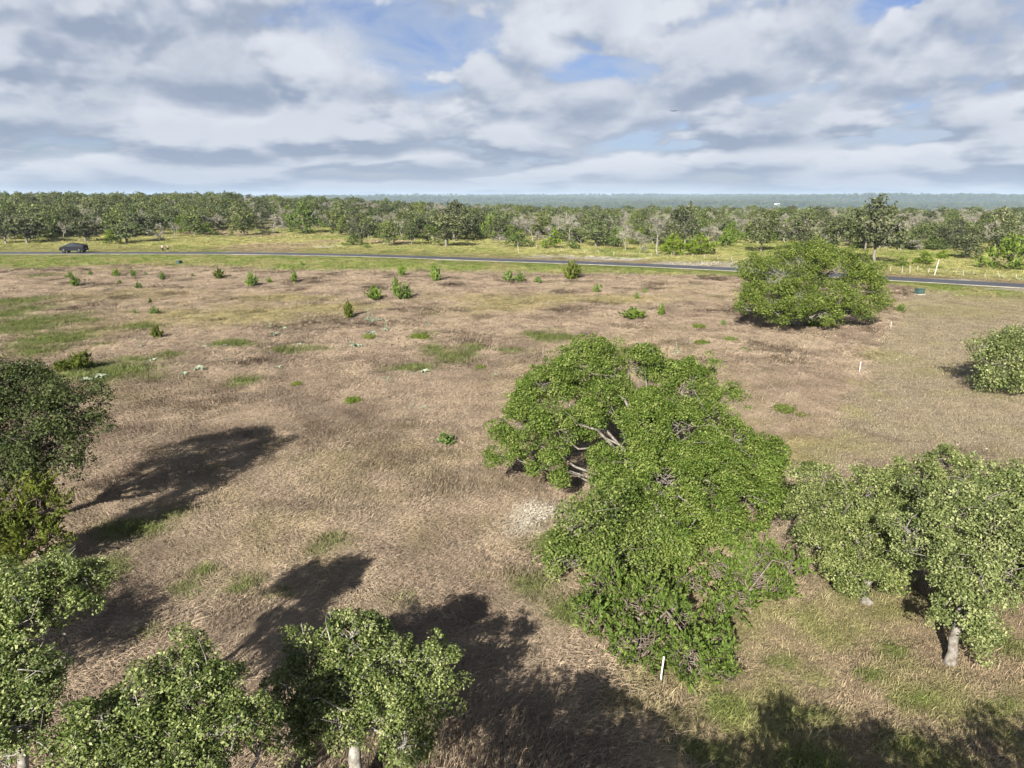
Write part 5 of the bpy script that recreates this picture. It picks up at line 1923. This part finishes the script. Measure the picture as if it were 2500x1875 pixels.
def build_truck():
    x0 = (184 - 1250.0) / FPX
    p = ground_at(184, 617.6)
    p = np.array([p[0], float(road_y(p[0])) + 0.3, 0.085])
    ang = math.atan(float((road_y(p[0] + 3) - road_y(p[0] - 3)) / 6))
    root = empty('pickup_truck', p, 'angular matte black pickup truck stopped on the road', 'truck', rz=ang, scale=(0.88, 0.95, 1.1))
    paint = simple_mat('matte_black', (0.008, 0.010, 0.014), 0.6, spec=0.15, noise=0.05)
    trim = simple_mat('black_trim', (0.012, 0.012, 0.013), 0.7, spec=0.2)
    glass = simple_mat('dark_glass', (0.03, 0.04, 0.05), 0.08, spec=0.8, noise=0.0)
    rub = simple_mat('tyre_rubber', (0.018, 0.018, 0.019), 0.85, spec=0.15)
    rimm = simple_mat('rim_grey', (0.06, 0.065, 0.07), 0.5, metal=0.3)
    lamp = simple_mat('lamp_strip', (0.45, 0.06, 0.05), 0.3)
    plate = simple_mat('plate', (0.6, 0.6, 0.6), 0.5)
    # nose towards -X; half section: (x, half width, z)
    lo = [(-2.80, 0.86, 0.55), (-2.55, 0.98, 0.42), (2.55, 0.98, 0.42), (2.82, 0.92, 0.62)]
    mid = [(-2.84, 0.88, 0.96), (-2.40, 1.00, 1.06), (2.60, 1.00, 1.20), (2.86, 0.95, 1.10)]
    V, F = [], []
    for sx in (-1, 1):
        for q in lo + mid:
            V.append((q[0], q[1] * sx, q[2]))
    # roof line: nose edge, windscreen foot, apex, tail edge
    for sx in (-1, 1):
        for q in ((-2.30, 0.94, 1.12), (-0.35, 0.68, 1.82), (0.55, 0.68, 1.79), (2.80, 0.92, 1.44)):
            V.append((q[0], q[1] * sx, q[2]))
    for a, b in ((0, 16), (8, 20)):
        F += [(a, a + 1, a + 5, a + 4), (a + 1, a + 2, a + 6, a + 5), (a + 2, a + 3, a + 7, a + 6),
              (a + 4, a + 5, b), (a + 5, b + 1, b), (a + 5, a + 6, b + 2, b + 1), (a + 6, b + 3, b + 2), (a + 6, a + 7, b + 3)]
    F += [(0, 4, 12, 8), (4, 16, 20, 12), (16, 17, 21, 20), (17, 18, 22, 21), (18, 19, 23, 22), (19, 7, 15, 23), (7, 3, 11, 15), (0, 8, 9, 1), (1, 9, 10, 2), (2, 10, 11, 3)]
    body = obj('body', poly_mesh('body', V, F, paint), root)
    # side windows, set just proud of the body side
    for sx in (-1, 1):
        W = [(-1.70, 0.935, 1.26), (-0.42, 0.775, 1.66), (0.50, 0.775, 1.64), (1.45, 0.875, 1.47), (0.2, 0.945, 1.26)]
        W = [(a, (b + 0.012) * sx, c) for a, b, c in W]
        obj('window', poly_mesh('window', W + [(a, b - 0.02 * sx, c) for a, b, c in W], [(0, 1, 2, 3, 4), (9, 8, 7, 6, 5), (0, 5, 6, 1), (1, 6, 7, 2), (2, 7, 8, 3), (3, 8, 9, 4), (4, 9, 5, 0)], glass), root)
        for wx in (-1.80, 1.78):
            obj('wheel_arch', box_me('wheel_arch', (wx, sx * 0.985, 0.86), (1.15, 0.07, 0.10), trim), root)
            obj('wheel_arch', box_me('wheel_arch', (wx + 0.55, sx * 0.985, 0.68), (0.10, 0.07, 0.34), trim), root)
            obj('wheel_arch', box_me('wheel_arch', (wx - 0.55, sx * 0.985, 0.68), (0.10, 0.07, 0.34), trim), root)
            wroot = empty('wheel', (wx, sx * 0.90, 0.44))
            wroot.parent = root
            for nm, prof, mt in (('tyre', [(-0.14, 0.30), (-0.14, 0.40), (-0.10, 0.44), (0.10, 0.44), (0.14, 0.40), (0.14, 0.30)], rub),
                                 ('rim', [(-0.10, 0.0), (-0.13, 0.10), (-0.12, 0.30), (0.12, 0.30), (0.13, 0.10), (0.10, 0.0)], rimm)):
                n = 20
                vv = [(r_ * math.cos(k * 2 * math.pi / n), yy, r_ * math.sin(k * 2 * math.pi / n)) for yy, r_ in prof for k in range(n)]
                ff = [(i * n + k, i * n + (k + 1) % n, (i + 1) * n + (k + 1) % n, (i + 1) * n + k) for i in range(len(prof) - 1) for k in range(n)]
                obj(nm, mesh_np(nm, vv, ff, mt, smooth=(nm == 'tyre')), wroot)
        obj('mirror', box_me('mirror', (-1.25, sx * 1.05, 1.17), (0.16, 0.24, 0.13), trim), root)
    ws = [(-1.95, -0.80, 1.25), (-1.95, 0.80, 1.25), (-0.45, 0.64, 1.79), (-0.45, -0.64, 1.79)]
    obj('windscreen', poly_mesh('windscreen', ws + [(a - 0.01, b, c + 0.012) for a, b, c in ws], [(0, 1, 2, 3), (7, 6, 5, 4), (0, 4, 5, 1), (1, 5, 6, 2), (2, 6, 7, 3), (3, 7, 4, 0)], glass), root)
    tg = obj('tailgate', box_me('tailgate', (2.865, 0, 1.05), (0.05, 1.66, 0.62), trim), root)
    obj('taillight', box_me('taillight', (2.85, 0, 1.39), (0.06, 1.70, 0.035), lamp, 0.004), root)
    obj('headlight', box_me('headlight', (-2.845, 0, 0.91), (0.04, 1.70, 0.03), plate, 0.004), root)
    obj('number_plate', box_me('number_plate', (2.90, 0.0, 0.80), (0.02, 0.31, 0.16), plate, 0.003), tg)
    obj('rear_bumper', box_me('rear_bumper', (2.92, 0, 0.60), (0.22, 1.80, 0.20), trim), root)
    obj('tow_hitch', box_me('tow_hitch', (3.04, 0, 0.52), (0.18, 0.08, 0.08), trim), root)
    obj('front_bumper', box_me('front_bumper', (-2.84, 0, 0.55), (0.16, 1.76, 0.24), trim), root)


build_truck()


# ---------------------------------------------------------------- the two walkers
def skin_mesh(name, chains, mat, sub=1):
    """chains: lists of (xyz, radius); chain ends that share a coordinate are welded"""
    vs, idx, edges, rad = [], {}, [], []
    for ch in chains:
        prev = None
        for co, r in ch:
            key = tuple(round(c, 4) for c in co)
            if key not in idx:
                idx[key] = len(vs)
                vs.append(co)
                rad.append(r)
            i = idx[key]
            if prev is not None and prev != i:
                edges.append((prev, i))
            prev = i
    me = bpy.data.meshes.new(name)
    me.from_pydata(vs, edges, [])
    o = bpy.data.objects.new(name, me)
    C.objects.link(o)
    md = o.modifiers.new('skin', 'SKIN')
    md.use_smooth_shade = True
    for v, r in zip(me.skin_vertices[0].data, rad):
        rr = r if hasattr(r, '__len__') else (r, r)
        v.radius = rr
        v.use_root = False
    me.skin_vertices[0].data[0].use_root = True
    sb = o.modifiers.new('sub', 'SUBSURF')
    sb.levels = sb.render_levels = sub
    dg = bpy.context.evaluated_depsgraph_get()
    nm = bpy.data.meshes.new_from_object(o.evaluated_get(dg))
    bpy.data.objects.remove(o)
    nm.name = name
    nm.materials.clear()
    nm.materials.append(mat)
    return nm


def build_walker(px, label, rz, hgt, male, stride, shirt_c, leg_c, leg_end, hair_len, shoe_c):
    p = ground_at(px, 615.0)
    p = np.array([p[0], float(road_y(p[0])) + 1.7, 0.066])
    root = empty('person', p, label, 'person', rz=rz, scale=hgt / 1.75)
    skin = simple_mat('skin', (0.36, 0.22, 0.155), 0.6)
    shirt = simple_mat('shirt', shirt_c, 0.9)
    legm = simple_mat('legwear', leg_c, 0.9)
    hairm = simple_mat('hair', (0.035, 0.022, 0.014) if not male else (0.16, 0.10, 0.05), 0.6)
    shoe = simple_mat('shoe', shoe_c, 0.6)
    s = 0.16 * stride
    pelvis = (0, 0, 0.95)
    chest = (0, 0.0, 1.30)
    neck = (0, 0, 1.47)
    ch = [[(pelvis, (0.155, 0.11)), ((0, 0, 1.12), (0.135, 0.10)), (chest, (0.165, 0.11)), (neck, 0.058), ((0, 0.01, 1.56), 0.062), ((0, 0.012, 1.64), 0.092), ((0, 0.005, 1.72), 0.06)],
          [((0, 0.012, 1.64), 0.092), ((0, 0.095, 1.625), 0.022)]]
    legs, sleeves, shoes = [], [], []
    for sx in (-1, 1):
        fy = s * sx
        hip, knee, ank = (0.09 * sx, 0, 0.88), (0.10 * sx, fy * 0.6 + 0.03, 0.50), (0.10 * sx, fy * 1.3 - 0.02, 0.09)
        lg = [(pelvis, (0.155, 0.11)), (hip, 0.085), (knee, 0.058), (ank, 0.038), ((0.10 * sx, ank[1] + 0.13, 0.035), 0.032)]
        ch.append(lg)
        legs.append([(pelvis, (0.168, 0.122)), (hip, 0.10), ((0.10 * sx, knee[1] * 0.7, 0.66), 0.085), (knee, 0.070)] +
                    ([((0.10 * sx, ank[1], 0.14), 0.055)] if leg_end == 'long' else []))
        sh, el = (0.19 * sx, 0, 1.40), (0.24 * sx, -0.04 - fy * 0.4, 1.13)
        wr = (0.22 * sx, 0.10 - fy * 0.8, 0.92) if male else (0.10 * sx, 0.22, 1.16)
        ch.append([(chest, (0.165, 0.11)), (sh, 0.055), (el, 0.042), (wr, 0.030)])
        dw = unit(np.array(wr) - np.array(el))
        palm = np.array(wr) + dw * 0.07
        ch.append([(wr, 0.030), (tuple(palm), (0.036, 0.018))])
        for k in range(5):
            off = np.array([0, (k - 1.5) * 0.019, 0]) if k < 4 else np.array([0, 0.038, 0])
            b_ = palm + off * 0.8 if k < 4 else np.array(wr) + dw * 0.02 + off * 0.6
            L = (0.062, 0.074, 0.070, 0.055, 0.05)[k]
            t1 = b_ + dw * L * 0.55 + off * 0.2
            t2 = t1 + unit(dw + np.array([-0.35 * sx, 0, 0])) * L * 0.5
            ch.append([(tuple(palm if k < 4 else np.array(wr) + dw * 0.0), (0.036, 0.018) if k < 4 else 0.030), (tuple(b_ + dw * 0.012), 0.010), (tuple(t1), 0.009), (tuple(t2), 0.008)])
        sleeves.append([(chest, (0.178, 0.125)), (sh, 0.068), (tuple(np.array(sh) * 0.45 + np.array(el) * 0.55), 0.058)])
        shoes.append([((0.10 * sx, ank[1] - 0.04, 0.055), (0.045, 0.05)), ((0.10 * sx, ank[1] + 0.06, 0.045), (0.045, 0.042)), ((0.10 * sx, ank[1] + 0.17, 0.035), (0.040, 0.032))])
    body = obj('body', skin_mesh('body', ch, skin), root)
    obj('shirt', skin_mesh('shirt', [[((0, 0, 0.96), (0.172, 0.125)), ((0, 0, 1.12), (0.152, 0.115)), (chest, (0.178, 0.125)), ((0, 0, 1.43), (0.10, 0.085))]] + sleeves, shirt), root)
    obj('trousers' if leg_end == 'long' else 'shorts', skin_mesh('legwear', legs, legm), root)
    for sc in shoes:
        obj('shoe', skin_mesh('shoe', [sc], shoe), root)
    hr = [[((0, -0.015, 1.69), 0.098), ((0, -0.05, 1.62), 0.085)] + ([((0, -0.085, 1.48), 0.075), ((0, -0.10, 1.32), 0.05)] if hair_len == 'long' else [])]
    obj('hair', skin_mesh('hair', hr, hairm), root)


build_walker(409, 'person in white top, black trousers and white shoes on the road', R(205), 1.68, True, 1.1, (0.46, 0.44, 0.40), (0.010, 0.009, 0.009), 'long', 'short', (0.6, 0.59, 0.56))
build_walker(422, 'person in light top and black shorts with long dark hair on the road', R(160), 1.72, False, 0.45, (0.30, 0.27, 0.26), (0.010, 0.009, 0.009), 'short', 'long', (0.25, 0.22, 0.22))


# ---------------------------------------------------------------- bird, mast, far houses
def build_bird():
    p = at(1645, 271.5, 60.0)
    root = empty('bird', p, 'small dark bird gliding against the clouds', 'bird', rz=R(70))
    m = simple_mat('dark_feather', (0.012, 0.012, 0.016), 0.7)
    body = [((-0.16, 0, 0.0), 0.012), ((-0.08, 0, 0), 0.035), ((0.03, 0, 0.005), 0.05), ((0.12, 0, 0.015), 0.035), ((0.16, 0, 0.022), 0.028), ((0.21, 0, 0.012), 0.006)]
    obj('body', skin_mesh('body', [body], m), root)
    for sx in (-1, 1):
        V = [(0.09, 0.02 * sx, 0.02), (0.12, 0.16 * sx, 0.07), (0.06, 0.33 * sx, 0.04), (-0.03, 0.30 * sx, 0.035), (-0.04, 0.15 * sx, 0.055), (-0.05, 0.02 * sx, 0.01)]
        W = V + [(a, b, c - 0.008) for a, b, c in V]
        obj('wing', poly_mesh('wing', W, [(0, 1, 2, 3, 4, 5), (11, 10, 9, 8, 7, 6)] + [(i, i + 6, (i + 1) % 6 + 6, (i + 1) % 6) for i in range(6)], m), root)
    V = [(-0.14, -0.02, 0), (-0.14, 0.02, 0), (-0.30, 0.06, 0.005), (-0.30, -0.06, 0.005)]
    W = V + [(a, b, c - 0.006) for a, b, c in V]
    obj('tail', poly_mesh('tail', W, [(0, 1, 2, 3), (7, 6, 5, 4)] + [(i, i + 4, (i + 1) % 4 + 4, (i + 1) % 4) for i in range(4)], m), root)


build_bird()


def build_mast():
    y = 1500.0
    b = at(294, 482, y)
    z0 = float(H(b[0], b[1]))
    top = at(294, 466, y)[2] - z0
    root = empty('radio_mast', (b[0], b[1], z0), 'thin radio mast on the skyline at left', 'mast')
    st = simple_mat('mast_steel', (0.35, 0.34, 0.34), 0.6, metal=0.3)
    for k in range(3):
        a = k * 2.094
        tb = Tubes(4)
        tb.add([(math.cos(a) * 0.9, math.sin(a) * 0.9, 0), (math.cos(a) * 0.35, math.sin(a) * 0.35, top)], [0.14, 0.10], 4)
        obj('leg', tb.mesh('leg', st), root)
    for h in np.linspace(4, top - 1, 14):
        r_ = 0.9 - 0.55 * h / top
        tb = Tubes(3)
        tb.add([(math.cos(a) * r_, math.sin(a) * r_, h + (0.8 if i % 2 else -0.8)) for i, a in enumerate(np.arange(4) * 2.094)], 0.07, 3)
        obj('brace', tb.mesh('brace', st), root)


build_mast()


def build_house(px, py, y, w_, d_, h_, label, rz):
    d = ray(px, py)
    ts = np.linspace(y, 7000, 4000)
    Q = np.outer(ts, d)
    hit = np.where(CAM_H + Q[:, 2] <= H(Q[:, 0], Q[:, 1]))[0]
    b = Q[hit[0]] if len(hit) else Q[600]
    gzv = float(H(b[0], b[1])) + 3.0                 # on a rise, so that it clears the brush in front
    k_ = b[1] / 1000.0
    w_, d_, h_ = w_ * k_, d_ * k_, h_ * k_
    root = empty('house', (b[0], b[1], gzv), label, 'house', rz=rz)
    hh = h_
    wall = simple_mat('house_wall', (0.70, 0.67, 0.60), 0.8)
    roof = simple_mat('house_roof', (0.60, 0.62, 0.64), 0.5)
    gl = simple_mat('house_glass', (0.05, 0.06, 0.07), 0.2)
    obj('wall', box_me('wall', (0, 0, hh * 0.5 - 1.5), (w_, d_, hh + 3.0), wall), root)
    e = hh
    V = [(-w_ * 0.54, -d_ * 0.58, e), (w_ * 0.54, -d_ * 0.58, e), (w_ * 0.54, d_ * 0.58, e), (-w_ * 0.54, d_ * 0.58, e), (-w_ * 0.54, 0, e + h_ * 0.5), (w_ * 0.54, 0, e + h_ * 0.5)]
    obj('roof', poly_mesh('roof', V, [(0, 1, 5, 4), (2, 3, 4, 5), (0, 4, 3), (1, 2, 5), (3, 2, 1, 0)], roof), root)
    for k in (-0.3, 0.3):
        obj('window', box_me('window', (w_ * k, -d_ * 0.5 - 0.02, e - h_ * 0.4), (w_ * 0.14, 0.08, h_ * 0.3), gl), root)
    obj('door', box_me('door', (0, -d_ * 0.5 - 0.02, e - h_ * 0.5), (w_ * 0.10, 0.08, h_ * 0.55), gl), root)


build_house(905, 499, 900, 11, 6, 1.6, 'pale roofed far building left of the tallest mid oak', 0.1)
build_house(1896, 503, 900, 7, 5, 1.7, 'small white far house over the dome-shaped oak', -0.2)

# ---------------------------------------------------------------- the air between here and the ridges
hm, w_ = mat_new('haze_air')
pv = w_.n('ShaderNodeVolumePrincipled')
pv.inputs['Color'].default_value = (0.62, 0.80, 1.0, 1)
pv.inputs['Density'].default_value = 0.00008
pv.inputs['Anisotropy'].default_value = 0.0
ov = w_.n('ShaderNodeOutputMaterial')
w_.link(pv.outputs[0], ov.inputs['Volume'])
tag(obj('haze', box_me('haze', (0, 4650, -20), (19000, 9900, 190), hm, 0)), kind='stuff')
